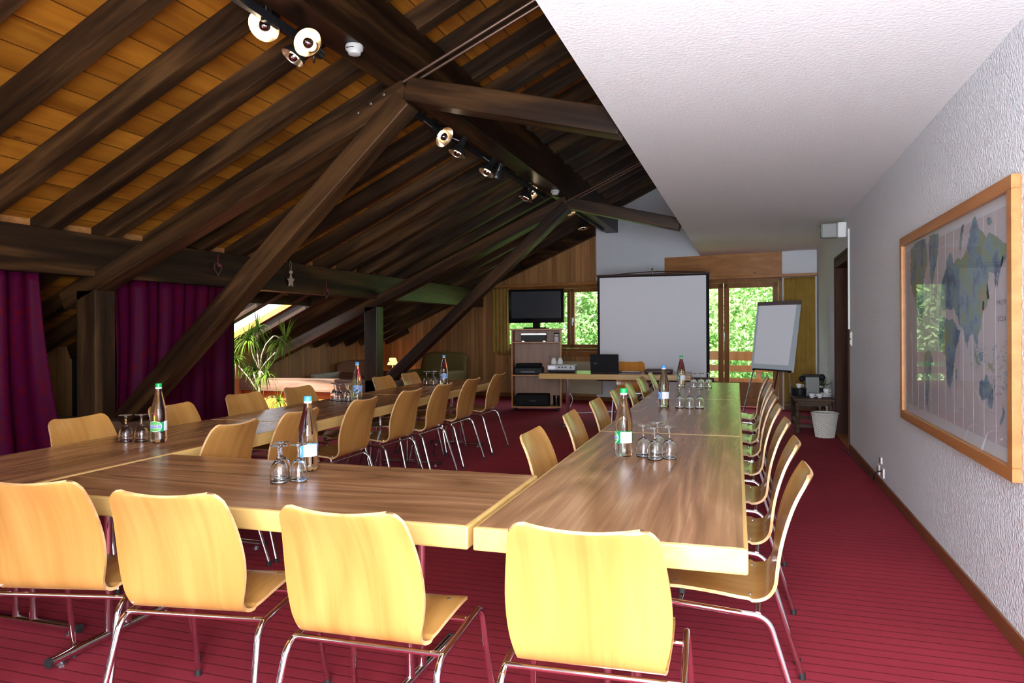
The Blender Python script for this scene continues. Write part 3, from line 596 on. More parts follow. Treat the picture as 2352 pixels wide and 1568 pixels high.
for k, (y, a_) in enumerate(((3.15, 91), (3.74, 90), (4.50, 90), (5.25, 88), (5.90, 90), (6.61, 89), (7.40, 90))):
    chair(-2.83, y, rd(a_), 'plywood chair on the inner side of the left table row, %s from the camera' % o9[k], 'chairs on the inner side of the left table row')
for k, (x, y, a_) in enumerate(((-3.31, 3.09, -91), (-3.32, 3.78, -92), (-3.40, 4.58, -95), (-3.38, 5.26, -94), (-3.20, 5.90, -75), (-3.32, 6.64, -93), (-3.32, 7.28, -91))):
    chair(x, y, rd(a_), 'plywood chair on the outer side of the left table row, %s from the camera' % o9[k], 'chairs on the outer side of the left table row')
oc = make_chair('orange lacquered plywood chair behind the presenter table', None, 'plyO'); oc.name = 'presenter_chair'
p = atz(1427, 835, .86); oc.location = (p.x+.0, 10.2, 0); oc.rotation_euler = (0, 0, rd(188))
p = aty(1395, 905, 10.0); 

# ------------------------------------------------------------------ tables
TH = .0132; TZ = .72
def rotT(x, y): return (x*cos(TH)-y*sin(TH), x*sin(TH)+y*cos(TH))
def table(x0, x1, y0, y1, label, along, legs=(.36, .36), rot=TH, absolute=False):
    """local X runs along the table's length; tops at z=.72"""
    if absolute: cx, cy = (x0+x1)/2, (y0+y1)/2
    else: cx, cy = rotT((x0+x1)/2, (y0+y1)/2)
    LX, LY = ((x1-x0), (y1-y0)) if along == 'X' else ((y1-y0), (x1-x0)); g = .002
    hx, hy = LX/2-g, LY/2-g
    t = thing('conference_table', label, 'table', (cx, cy, 0), rot+(0 if along == 'X' else pi/2), 'walnut-topped conference tables')
    MB().box(-hx, hx, -hy, hy, TZ-.072, TZ-.001).build('edge_frame', 'edge', t, bevel=.006)
    MB().box(-hx+.012, hx-.012, -hy+.012, hy-.012, TZ-.02, TZ).build('tabletop', 'table', t)
    for s_, ins in ((-1, legs[0]), (1, legs[1])):
        x = s_*(hx-ins)
        lg = MB().tube([(x, -.05, .045), (x, -.05, TZ-.07)], .016, 14).tube([(x, .05, .045), (x, .05, TZ-.07)], .016, 14).build('leg', 'chrome', t, smooth=True)
        MB().tube([(x, -hy*.8, .036), (x, hy*.8, .036)], .018, 14).build('foot_bar', 'chrome', lg, smooth=True)
        for e in (-1, 1):
            MB().tube([(x, e*hy*.8, .036), (x, e*(hy*.8+.012), .036)], .0195, 14).build('end_cap', 'blackrub', lg)
            MB().lathe([(.018, 0), (.018, .01), (.006, .012), (.006, .03)], 12, (x, e*(hy*.8-.05), 0)).build('glide', 'steel', lg)
        MB().tube([(x, 0, TZ-.09), (x-s_*.25, 0, TZ-.075)], .006, 8).build('brace_rod', 'chrome', lg)
    return t
table(-.7702, .0295, 2.047, 4.177, 'conference table nearest the camera in the right table row', 'Y')
table(-.7702, .0295, 4.177, 6.289, 'middle conference table of the right table row', 'Y')
table(-.7702, .0295, 6.289, 8.25, 'farthest conference table of the right table row', 'Y')
table(-2.640, -.7825, 2.047, 2.858, 'conference table running across the front between both rows', 'X', legs=(.09, .36))
table(-3.4155, -2.6467, 2.05, 4.048, 'conference table nearest the camera in the left table row', 'Y')
table(-3.4155, -2.6467, 4.048, 6.03, 'middle conference table of the left table row, partly sunlit', 'Y')
table(-3.4155, -2.6467, 6.03, 7.95, 'farthest conference table of the left table row', 'Y')
table(-2.69, -.70, 9.36, 10.17, 'presenter table standing crosswise before the projection screen', 'X', legs=(.32, .32), rot=.05, absolute=True)

# ------------------------------------------------------------------ bottles and glasses
def bottle(kind, loc, rz, label):
    t = thing('water_bottle', label, 'bottle', loc, rz, 'glass water bottles on the tables'); H = .318; R = .0415
    prof = [(.001, .004), (.028, .003), (.037, .0), (.0395, .006), (R, .02), (R, .145), (.0405, .165), (.037, .19), (.031, .215), (.0235, .245), (.0185, .265), (.0155, .285), (.0145, .298), (.0145, .303), (.001, .303)]
    MB().lathe(prof, 32, cap=True).build('glass_body', 'glassb', t, smooth=True)
    colr = (.0, .34, .07) if kind == 'green' else (.06, .30, .72)
    MB().lathe([(.0155, .288), (.0165, .290), (.0165, .297), (.015, .298)], 24).build('cap_ring', 'white', t, smooth=True)
    MB().lathe([(.0168, .297), (.0172, .300), (.0165, .303), (.0168, .314), (.0155, .3175), (.002, .318)], 24).build('cap', M('cap_'+kind, colr, .35), t, smooth=True)
    rr_ = R+.0006
    def band(a0, a1, z0, z1, mat, nm, par, r_=rr_, n=16):
        return MB().surf(lambda u, v: (r_*sin(a0+(a1-a0)*u), -r_*cos(a0+(a1-a0)*u), z0+(z1-z0)*v), n, 2).build(nm, mat, par, smooth='all')
    z0, z1 = .062, .112; back = M('label_'+kind, (.0, .28, .10) if kind == 'green' else (.12, .38, .80), .5)
    la = band(-1.95, 1.15, z0, z1, back, 'label', t)
    band(1.15, 2.6, z0+.003, z1+.004, 'paper', 'label_info', t); band(-2.3, -1.95, z0, z1, 'paper', 'label_strip', t)
    n = 36; mb = MB(); pts = [(0, 0)]+[(cos(2*pi*i/n), sin(2*pi*i/n)) for i in range(n)]
    def cyl(px_, pz_, r_): return (r_*sin(px_/R), -r_*cos(px_/R), pz_)
    def oval(ax_, az_, mat, nm, r_):
        mb = MB(); vs = [cyl(0, .089, r_)]; fs = []
        for k in range(1, 5):
            for i in range(n): vs.append(cyl(ax_*k/4*cos(2*pi*i/n), .089+az_*k/4*sin(2*pi*i/n), r_))
        fs = [(0, 1+i, 1+(i+1) % n) for i in range(n)]+[(1+k*n+i, 1+(k+1)*n+i, 1+(k+1)*n+(i+1) % n, 1+k*n+(i+1) % n) for k in range(3) for i in range(n)]
        mb.add(vs, fs).build(nm, mat, la)
    oval(.037, .029, 'paper', 'emblem_rim', R+.0012); oval(.0345, .0265, M('emblem_'+kind, (.10, .42, .08) if kind == 'green' else (.20, .45, .85), .5), 'emblem', R+.0018)
    def strip(ax_, az_, mat, nm, r_): return MB().surf(lambda u, v: cyl(ax_*(2*u-1), .089+az_*(2*v-1), r_), 16, 1).build(nm, mat, la)
    strip(.0335, .0095, 'paper', 'name_border', R+.0022); strip(.032, .0078, M('name_blue', (.05, .07, .42), .5), 'name_plate', R+.0026)
    textmesh('HENNIEZ', .0155, 'paper', 'lettering', la, lambda x, y, z: cyl(x*.95, .089+y, R+.0031))
    return t
def cap_xy(u, v, z=TZ): p = atz(u, v, z); return (p.x, p.y)
bots = [('green', 365, 1015, .25, 'green-capped water bottle on the left table row near two upturned glasses'), ('blue', 708, 1080, -1.0, 'blue-capped water bottle on the front crosswise table'),
        ('blue', 821, 914, .35, 'blue-capped water bottle on the middle table of the left row'), ('blue', 1020, 881, .5, 'blue-capped water bottle on the farthest table of the left row'),
        ('green', 1433, 1046, -1.35, 'large green-capped water bottle on the nearest right table'), ('blue', 1525, 934, -1.35, 'blue-capped water bottle on the middle table of the right row'),
        ('green', 1565, 887, -1.3, 'green-capped water bottle on the farthest table of the right row')]
for kd, u, v, rz, lab in bots: x, y = cap_xy(u, v); bottle(kd, (x, y, TZ), rz, lab)
def make_glass():
    t = thing('wine_glass', '', 'glass')
    out = [(.0325, 0), (.0345, .012), (.0355, .030), (.0340, .050), (.0285, .070), (.0195, .083), (.0075, .090), (.0048, .098), (.0044, .118), (.0048, .134), (.009, .1395), (.024, .1425), (.0325, .1440), (.0330, .1455), (.0325, .1470), (.001, .1480)]
    inn = [(.0001, .0855), (.006, .0850), (.018, .0800), (.0270, .0680), (.0325, .0490), (.0340, .030), (.0331, .012), (.0312, 0)]
    MB().lathe(inn+out, 28, cap=False).build('glass_bowl', 'glassw', t, smooth='all'); return t
gp = make_glass(); first = [True]
gl = [(289, 1014, 'left table row, leftmost of the pair'), (325, 1013, 'left table row, beside the green-capped bottle'),
      (641, 1108, 'front crosswise table, in front of the double pair'), (686, 1104, 'front crosswise table, touching the blue-capped bottle'), (647, 1098, 'front crosswise table, half hidden behind its neighbour'),
      (768, 919, 'middle left table, first of four from the left'), (780, 921, 'middle left table, second of four from the left'), (794, 921, 'middle left table, third of four from the left'), (806, 921, 'middle left table, right of the four beside the bottle'),
      (980, 884, 'farthest left table, first of four from the left'), (988, 884, 'farthest left table, second of four from the left'), (996, 883, 'farthest left table, third of four from the left'), (1004, 884, 'farthest left table, beside the bottle'),
      (1478, 1048, 'nearest right table, left of the four beside the bottle'), (1504, 1055, 'nearest right table, front one of the four'), (1511, 1040, 'nearest right table, rear one of the four'), (1537, 1053, 'nearest right table, right one of the four'),
      (1561, 936, 'middle right table, left of three'), (1583, 937, 'middle right table, middle of three'), (1606, 937, 'middle right table, right of three'),
      (1593, 890, 'farthest right table, left of three'), (1609, 890, 'farthest right table, middle of three'), (1625, 890, 'farthest right table, right of three')]
pl = []
for u, v, lab in gl:
    x, y = cap_xy(u, v)
    for _ in range(20):
        for (a_, b_) in pl:
            d_ = math.hypot(x-a_, y-b_)
            if d_ < .074: x = a_+(x-a_)/max(d_, 1e-4)*.0745; y = b_+(y-b_)/max(d_, 1e-4)*.0745
    pl.append((x, y)); lab = 'upturned wine glass on the '+lab
    if first[0]: first[0] = False; gp.location = (x, y, TZ); gp['label'] = lab; gp['group'] = 'upturned wine glasses'
    else: dup(gp, (x, y, TZ), random.uniform(0, 6), lab, 'upturned wine glasses')

# ------------------------------------------------------------------ presenter table things
p = atz(1286, 856, TZ); pj = thing('projector', 'light grey projector on the left end of the presenter table', 'projector', (p.x, p.y+.14, TZ), rd(6))
MB().box(-.19, .19, -.13, .14, .035, .105).build('body', M('projector_grey', (.50, .50, .54), .4), pj, bevel=.012); MB().box(-.185, .185, -.125, .135, .01, .035).build('base', 'black', pj, bevel=.006)
MB().box(-.18, -.08, -.133, -.13, .048, .092).build('vent', 'steel', pj); mb = MB()
for k in range(3): mb.box(-.04+k*.045, -.015+k*.045, -.134, -.13, .068, .082)
mb.lathe([(.01, 0), (.01, .004)], 12, (.13, -.13, .07), axis=(0, -1, 0)); mb.build('ports', 'black', pj)
for k, u in enumerate((1252, 1268)):
    q = atz(u, 857, TZ); s_ = thing('desk_speaker', 'small white desk speaker %s behind the projector' % ('left one' if k == 0 else 'right one'), 'speaker', (q.x, p.y+.33, TZ))
    MB().ball((0, 0, .12), .06, 10, sq=(.7, .6, 1.25)).lathe([(.035, 0), (.03, .01), (.012, .02), (.012, .06)], 14).build('cabinet', 'white', s_, smooth='all')
p = atz(1388, 857, TZ); lp = thing('laptop', 'black open laptop seen from behind on the presenter table', 'laptop', (p.x, p.y+.03, TZ), rd(4))
MB().box(-.19, .19, .0, .25, 0, .02).build('base', 'black', lp, bevel=.004)
lid = MB().hexa([(-.19, -.005, .01), (.19, -.005, .01), (.19, .006, .01), (-.19, .006, .01), (-.19, -.055, .255), (.19, -.055, .255), (.19, -.047, .257), (-.19, -.047, .257)]).build('lid', 'black', lp, bevel=.003)
textmesh('acer', .032, 'steel', 'lid_emblem', lid, lambda x, y, z: (x-.12, -.032-.204*(y)-.0015-.001, .135+y))
p = atz(1446, 857, TZ); tag(MB().box(-.13, .13, -.06, .06, 0, .012).build('writing_pad', 'black', bevel=.002), 'thin black writing pad with white sheet on the presenter table', 'pad').location = (p.x, p.y+.1, TZ)
pad = bpy.data.objects['writing_pad']; MB().box(-.11, .12, -.05, .055, .012, .016).build('sheet', 'paper', pad)
p = atz(1505, 858, TZ); tag(MB().box(-.19, .17, -.12, .12, 0, .055).build('document_case', 'burgundy', bevel=.018), 'flat dark brown document case on the presenter table', 'case').location = (p.x+.04, p.y+.15, TZ)

# ------------------------------------------------------------------ television and rolling cabinet
rd = math.radians; yc = 11.1; xa, xb = -3.685, -2.845; cb = thing('media_cabinet', 'open knotty pine cabinet on castors under the television', 'cabinet', ((xa+xb)/2, yc+.2, 0), rd(12)); hw = .40
for x in (-hw, hw-.022): MB().box(x, x+.022, -.2, .2, .075, 1.30).build('side_panel', 'cabedge', cb, bevel=.002)
MB().box(-hw-.03, hw+.03, -.22, .2, 1.30, 1.325).build('top', 'cabedge', cb, bevel=.002); MB().box(-hw, hw, .185, .2, .075, 1.30).build('back_panel', 'cab', cb)
for v in (786, 862): z = aty(1230, v, yc).z; MB().box(-hw+.022, hw-.022, -.195, .185, z-.011, z+.011).build('shelf', 'cabedge', cb, bevel=.002)
MB().box(-hw, hw, -.2, .2, .055, .077).build('bottom_board', 'cabedge', cb, bevel=.002)
z1s = aty(1230, 786, yc).z+.011; z2s = aty(1230, 862, yc).z+.011
for x in (-hw+.05, hw-.05):
    for y in (-.14, .14): MB().lathe([(.027, -.012), (.027, .012)], 14, (x, y, .027), axis=(1, 0, 0)).box(x-.012, x+.012, y-.01, y+.01, .03, .056).build('castor', 'blackrub', cb)
tv = thing('television', 'large black flat television standing on the wooden cabinet', 'television', (aty(1232, 700, yc+.16).x, yc+.16, 1.325), rd(2))
zt = aty(1232, 663, yc).z-1.325; zb_ = aty(1232, 741, yc).z-1.325
MB().box(-.465, .465, -.04, .03, zb_, zt).build('bezel', M('glossy_black', (.006, .006, .007), .08), tv, bevel=.012)
MB().box(-.41, .41, -.043, -.04, zb_+.075, zt-.035).build('display', M('dark_display', (.035, .038, .045), .22), tv)
MB().box(-.06, .06, -.01, .02, .02, zb_+.02).box(-.19, .19, -.12, .12, 0, .022).build('stand', M('glossy_black2', (.006, .006, .007), .1), tv, bevel=.006)
cx = (xa+xb)/2
def inC(u, dy, z):
    lx = aty(u, 850, yc+.1).x-cx; ly = dy-.2; a_ = rd(12); return (cx+lx*cos(a_)-ly*sin(a_), yc+.2+lx*sin(a_)+ly*cos(a_), z)
dv_ = thing('video_recorder', 'silver and black video recorder on the top cabinet shelf', 'recorder', inC(1224, .13, z1s), rd(12)); MB().box(-.205, .205, -.11, .11, .105, .135).build('silver_front', 'steel', dv_, bevel=.004); MB().box(-.20, .20, -.10, .11, .012, .105).build('body', 'black', dv_, bevel=.004)
mb = MB()
for x in (-.17, .17): mb.box(x-.02, x+.02, -.1, -.06, 0, .012)
mb.build('feet', 'steel', dv_)
can = thing('spray_can', 'white cylindrical can at the right of the top shelf', 'can', inC(1274, .12, z1s)); MB().lathe([(.038, 0), (.04, .005), (.04, .12)], 18).build('can_body', 'paper', can, smooth=True); MB().lathe([(.041, .12), (.041, .138), (.03, .142)], 18).build('lid', 'black', can, smooth=True); MB().lathe([(.0405, .08), (.0405, .095)], 18, cap=False).build('band', 'cabedge', can)
pr_ = thing('printer', 'black inkjet printer on the middle cabinet shelf', 'printer', inC(1213, .20, z2s), rd(12)); MB().box(-.24, .23, -.17, .15, 0, .12).build('body', 'black', pr_, bevel=.02); MB().box(-.22, .20, -.12, .14, .12, .175).build('scanner_lid', 'blackmat', pr_, bevel=.02); MB().box(-.13, .1, -.19, -.16, .03, .06).build('tray', M('dark_grey', (.03, .03, .032), .4), pr_)
cs = thing('equipment_case', 'black hard case with silver latch in the bottom of the cabinet', 'case', inC(1221, .18, .077), rd(12)); MB().box(-.28, .27, -.16, .15, 0, .19).build('shell', 'blackmat', cs, bevel=.025); MB().box(-.05, .06, -.168, -.16, .08, .092).build('latch', 'chrome', cs, bevel=.002); MB().box(-.27, .26, -.163, -.158, .10, .105).build('seam', 'black', cs)
cc = thing('steel_canister', 'shiny steel canister beside the black case', 'canister', inC(1273, .14, .077)); MB().lathe([(.05, 0), (.052, .01), (.052, .15)], 20).build('can_body', M('dark_steel', (.25, .23, .23), .2, 1), cc, smooth=True); MB().lathe([(.054, .15), (.054, .17), (.02, .176)], 20).build('lid', 'chrome', cc, smooth=True)
# white cables on the floor near the cabinet
p0 = atz(1296, 935, .006); p1 = atz(1400, 925, .006)
tag(MB().tube(fillet([(xb+.05, yc+.3, .35), (xb+.2, yc+.15, .2), (xb+.14, yc, .008), (xb+.35, yc-.1, .008), (xb+.9, yc+.2, .008), (p1.x, yc+.3, .008)], .08, 8), .006, 6).build('white_cable', 'white', smooth=True), 'thin white cable curling over the carpet by the cabinet', 'cable')

# ------------------------------------------------------------------ projection screen
ys = 10.62; A = aty(1372, 633, ys); B = aty(1629, 624, ys); C = aty(1378, 862, ys); D = aty(1629, 864, ys)
ps = thing('projection_screen', 'white projection screen with black borders on a tripod', 'screen', ((A.x+B.x)/2, ys, 0)); ox = (A.x+B.x)/2
x0, x1 = A.x-ox, B.x-ox; zt0, zt1, zb0 = A.z, B.z, C.z-.005
def quad(xa_, xb_, za_, zb__, y_, mat, nm, th=.004): return MB().box(xa_, xb_, y_, y_+th, za_, zb__).build(nm, mat, ps)
quad(x0, x1, zb0, zt0-.01, 0, 'blackmat', 'screen_border'); quad(x0+.035, x1-.045, zb0, zt0-.035, -.003, 'screen', 'screen_fabric', .002)
MB().tube([(x0-.01, 0, zt0-.005), (x1+.01, 0, zt1-.035+.02)], .014, 10).build('top_bar', 'burgundy', ps, smooth=True)
MB().tube(fillet([(x0+.15, .01, zt0), (0, .02, zt0+.045), (x1-.05, .01, zt1)], .3, 10), .007, 8).build('carry_handle', 'burgundy', ps, smooth=True)
MB().tube([(0.0, .03, .5), (0.0, .03, zt0+.05)], .013, 10).lathe([(.014, 0), (.02, .015), (.006, .04)], 10, (0, .03, zt0+.05)).build('mast', 'steel', ps, smooth=True)
MB().box(x0-.02, x1+.06, -.045, .045, zb0-.075, zb0).build('roller_case', 'burgundy', ps, bevel=.02)
for k in range(3): a_ = 2*pi*k/3+pi/2; MB().tube([(0, .03, .52), (.55*cos(a_), .03+.55*sin(a_), .012)], .011, 8).build('leg', 'black', ps, smooth=True)

# ------------------------------------------------------------------ flip chart
yf = 11.0; fc = thing('flip_chart', 'white flip chart with black clamp bar on a tripod', 'flip chart', (aty(1780, 850, yf).x, yf, 0)); ox = fc.location.x
P = [aty(1725, 848, yf), aty(1823, 855, yf), aty(1841, 690, yf+.16), aty(1740, 694, yf+.16)]; P = [Vector((q.x-ox, q.y-yf, q.z)) for q in P]
n_ = (P[1]-P[0]).cross(P[3]-P[0]).normalized()
def lerp(a_, b_): return [P[0]*(1-a_)*(1-b_)+P[1]*a_*(1-b_)+P[2]*a_*b_+P[3]*(1-a_)*b_][0]
rec(MB().prism(P, -n_*.015).build('board', 'grey', fc)); rec(MB().prism([lerp(.05, .09)+n_*.003, lerp(.86, .09)+n_*.003, lerp(.90, .955)+n_*.003, lerp(.05, .955)+n_*.003], -n_*.004).build('paper_pad', 'paper', fc))
rec(MB().prism([lerp(0, .945)+n_*.02, lerp(1, .945)+n_*.02, lerp(1, 1)+n_*.02, lerp(0, 1)+n_*.02], -n_*.03).build('clamp_bar', 'burgundy', fc, bevel=.004)); rec(MB().prism([lerp(.05, -.0)+n_*.02, lerp(.95, -.0)+n_*.02, lerp(.95, .02)+n_*.02, lerp(.05, .02)+n_*.02], -n_*.03).build('pen_tray', 'blackmat', fc, bevel=.003))
c_ = lerp(.06, .0); MB().tube([c_, (c_.x-.17, c_.y-.42, .01)], .010, 8).build('leg', 'steel', fc, smooth=True)
c_ = lerp(.9, .0); MB().tube([c_, (c_.x+.02, c_.y-.15, .01)], .010, 8).build('leg', 'steel', fc, smooth=True)
MB().tube([lerp(.65, .1)-n_*.02, (lerp(.65, 0).x-.12, .55, .01)], .009, 8).build('leg', 'burgundy', fc, smooth=True)
for a_ in (.06, .9): q = lerp(a_, 0); MB().ball((q.x, q.y, q.z), .02, 6).build('joint', 'black', fc)

# ------------------------------------------------------------------ side table, coffee things, basket
DKT = wood('old_dark_oak', [(.04, .02, .012), (.07, .038, .022), (.11, .065, .04)], 'X', 1, .1, .6, spec=.2)
zt_ = .43; st = thing('side_table', 'low dark oak side table with turned legs beside the door', 'table', (.79, 10.2, 0)); tx, ty = .235, .52
MB().box(-tx, tx, -ty, ty, zt_-.03, zt_).build('tabletop', DKT, st, bevel=.006); MB().box(-tx+.04, tx-.04, -ty+.05, ty-.05, zt_-.09, zt_-.03).build('apron', DKT, st)
pf = [(.028, 0), (.030, .02), (.024, .045), (.026, .05), (.026, .13), (.018, .135), (.034, .19), (.036, .21), (.030, .235), (.018, .27), (.022, .28), (.030, .285), (.030, .37)]
for x in (-1, 1):
    for y in (-1, 1): MB().lathe(pf, 16, (x*(tx-.045), y*(ty-.06), 0)).build('leg', DKT, st, smooth=True)
    MB().box(x*(tx-.045)-.015, x*(tx-.045)+.015, -ty+.06, ty-.06, .065, .105).build('stretcher', DKT, st)
for y in (-1, 1): MB().box(-tx+.045, tx-.045, y*(ty-.06)-.015, y*(ty-.06)+.015, .065, .105).build('stretcher', DKT, st)
def sup(u, v): q = atz(u, v, zt_); return (min(max(q.x, .60), .98), min(max(q.y, 9.75), 10.6), zt_)
cm = thing('coffee_machine', 'dark coffee machine with a flat grey front on the side table', 'coffee machine', (.80, 10.12, zt_)); MB().box(-.085, .085, -.05, .16, 0, .25).build('body', M('dark_grey_front', (.07, .065, .06), .4), cm, bevel=.006); MB().box(-.11, .11, -.04, .17, .25, .275).build('lid', 'black', cm, bevel=.008)
MB().ball((.12, .05, .24), .05, 8, sq=(.9, 1, .9)).build('side_knob', 'black', cm, smooth='all'); MB().ball((-.12, .05, .22), .04, 8).build('side_knob', 'black', cm, smooth='all'); MB().lathe([(.10, 0), (.105, .02), (.105, .09), (.115, .10)], 22, (-.15, .02, 0)).build('drip_bowl', 'black', cm, smooth=True)
def cup(loc, lab, rz=0):
    t = thing('coffee_cup', lab, 'cup', loc, rz, 'white coffee cups'); MB().lathe([(.018, 0), (.024, .006), (.033, .03), (.036, .055), (.034, .055), (.030, .03), (.02, .008), (.001, .007)], 20, cap=False).build('bowl', 'porcelain', t, smooth='all')
    MB().tube(fillet([(.033, 0, .045), (.058, 0, .045), (.052, 0, .018), (.028, 0, .018)], .012, 4), .0035, 6).build('handle', 'porcelain', t, smooth=True); return t
cup((.64, 10.12, zt_+.101), 'white coffee cup standing on the dark bowl'); cup((.775, 9.84, zt_), 'left one of two white coffee cups at the table edge'); cup((.865, 9.84, zt_), 'right one of two white coffee cups at the table edge')
xs_, ys_ = .955, 10.0
for k in range(4): tag(MB().lathe([(.03, 0), (.055, .006), (.07, .014), (.07, .017), (.05, .010), (.001, .006)], 22, (0, 0, 0), cap=False).build('saucer', 'porcelain', smooth='all'), 'white saucer in the stack on the side table, %s from below' % o9[k], 'saucer', 'stacked saucers').location = (xs_, ys_, zt_+k*.014)
cup((xs_, ys_, zt_+.049), 'white coffee cup on top of the saucer stack')
pp = thing('table_bouquet', 'small arrangement of dark leaves and dry white sprigs behind the cups', 'plant', (.93, 10.32, zt_)); MB().lathe([(.03, 0), (.045, .03), (.04, .08), (.03, .09)], 16).build('vase', 'black', pp, smooth=True); mb = MB(); mb2 = MB(); rr = random.Random(5)
for k in range(60):
    a_ = rr.uniform(0, 2*pi); e = rr.uniform(.2, 1.3); d_ = Vector((cos(a_)*cos(e), sin(a_)*cos(e), sin(e))); l_ = rr.uniform(.08, .16)
    if k < 44: b_ = Vector((0, 0, .08))+d_*l_*.5; s_ = d_.cross(Vector((0, 0, 1))).normalized()*.018; mb.add([b_-s_*.2, b_+d_*l_*.3-s_, b_+d_*l_*.7, b_+d_*l_*.3+s_], [(0, 1, 2, 3)])
    else: mb2.tube([(0, 0, .08), Vector((0, 0, .08))+d_*l_*.8, Vector((0, 0, .06))+d_*l_*1.4], [.003, .002, .004], 5)
mb.build('foliage', M('dark_foliage', (.02, .045, .02), .6), pp); mb2.build('dry_sprigs', M('dry_sprig', (.5, .47, .35), .8), pp)
bk = thing('wicker_basket', 'white wicker waste basket beside the dark door', 'basket', (.885, 9.42, 0)); mb = MB(); n, rows = 24, 20
def bfn(u, v): return None
vs = []
for j in range(rows+1):
    z = .285*j/rows; r0 = .10+.045*(j/rows)
    for i in range(n*2): a_ = 2*pi*i/(n*2); r_ = r0+.007*(1 if (i//2+j) % 2 else -1); vs.append((r_*cos(a_), r_*sin(a_), z))
mb.add(vs, [(j*n*2+i, j*n*2+(i+1) % (2*n), (j+1)*n*2+(i+1) % (2*n), (j+1)*n*2+i) for j in range(rows) for i in range(2*n)]); mb.lathe([(.001, .004), (.10, .004)], 30, cap=False); mb.build('woven_body', 'wicker', bk, solid=.004)
MB().tube([(.15*cos(2*pi*i/32), .15*sin(2*pi*i/32), .288) for i in range(33)], .011, 8, caps=False).build('rim', 'wicker', bk, smooth=True)

# ------------------------------------------------------------------ lounge corner at the left
rad = thing('radiator', 'cream panel radiator against the left panelled wall', 'radiator', (XK+.16, 11.38, .0)); MB().box(-.06, .02, -.52, .52, .12, .55).build('panel', 'radiator', rad, bevel=.01); mb = MB(); MB.box(mb, -.05, .01, -.53, -.52, .16, .51); mb.build('end_grille', M('rosy_enamel', (.42, .25, .20), .5), rad)
MB().box(-.14, -.06, -.3, -.25, .3, .35).box(-.14, -.06, .25, .3, .3, .35).build('bracket', 'white', rad)
rad2 = thing('radiator', 'cream panel radiator below the window behind the presenter table', 'radiator', (-2.95, gy(-2.95)-.14, 0), math.atan(-.2)); MB().box(-.55, .46, -.04, .04, .13, .72).build('panel', 'radiator', rad2, bevel=.01); MB().box(-.5, -.45, .04, .1, .4, .5).box(.35, .4, .04, .1, .4, .5).build('bracket', 'white', rad2)
def armchair(name, loc, rz, w, mat, lab, h=.72):
    t = thing(name, lab, 'armchair', loc, rz)
    MB().box(-w/2+.12, w/2-.12, -.3, .3, .22, .44).build('seat_cushion', mat, t, bevel=.05)
    mb = MB().surf(lambda u, v: ((u-.5)*w*(1-.12*max(0, v-.6)), .28+.12*v+.03*cos(pi*(u-.5)*2), .12+(h-.12)*v-.07*(abs(u-.5)*2)**4*v), 20, 12); mb.build('backrest', mat, t, smooth='all', solid=.12)
    for s_ in (-1, 1): MB().box(s_*(w/2-.06)-.07, s_*(w/2-.06)+.07, -.34, .32, .1, .54).build('armrest', mat, t, bevel=.05)
    MB().box(-w/2+.05, w/2-.05, -.3, .32, .04, .22).build('base', mat, t, bevel=.02); return t
armchair('loveseat', (-5.75, 12.75, 0), rd(-12), 1.05, 'olive', 'olive upholstered loveseat against the gable panelling', .87)
armchair('armchair', (-6.75, 11.9, 0), rd(60), .85, 'rust', 'reddish-brown armchair beside the farther post', .74)
lm = thing('table_lamp', 'small lamp with cream shade and heart motif in the lounge corner', 'lamp', (-6.93, 13.35, .45)); p = atg(902, 820, .45)
lm.location = (p.x, p.y, .42); MB().lathe([(.05, 0), (.05, .01), (.01, .02), (.008, .16)], 16).build('base', 'white', lm, smooth=True)
MB().lathe([(.115, .17), (.065, .31)], 24, cap=False).build('lamp_shade', 'lampshade', lm, smooth='all'); light('bulb_light', 'POINT', (0, 0, .2), 1.2, (1, .6, .3), .03, parent=lm)
hp = [(16*sin(q)**3, 13*cos(q)-5*cos(2*q)-2*cos(3*q)-cos(4*q)) for q in [2*pi*i/28 for i in range(28)]]
o = MB().prism([(x*.0017, -.098, .245+z*.0017) for x, z in hp], (0, .004, 0)).build('heart', 'rust', lm); o.rotation_euler = (0, 0, rd(-28))
tb = thing('lamp_table', 'small wooden table carrying the heart-shaded lamp', 'table', (p.x, p.y, 0)); MB().lathe([(.24, .395), (.24, .42)], 24).build('tabletop', 'pine', tb, smooth=True)
for k in range(3): a_ = 2*pi*k/3; MB().tube([(.19*cos(a_), .19*sin(a_), 0), (.14*cos(a_), .14*sin(a_), .4)], .014, 8).build('leg', 'pine', tb, smooth=True)

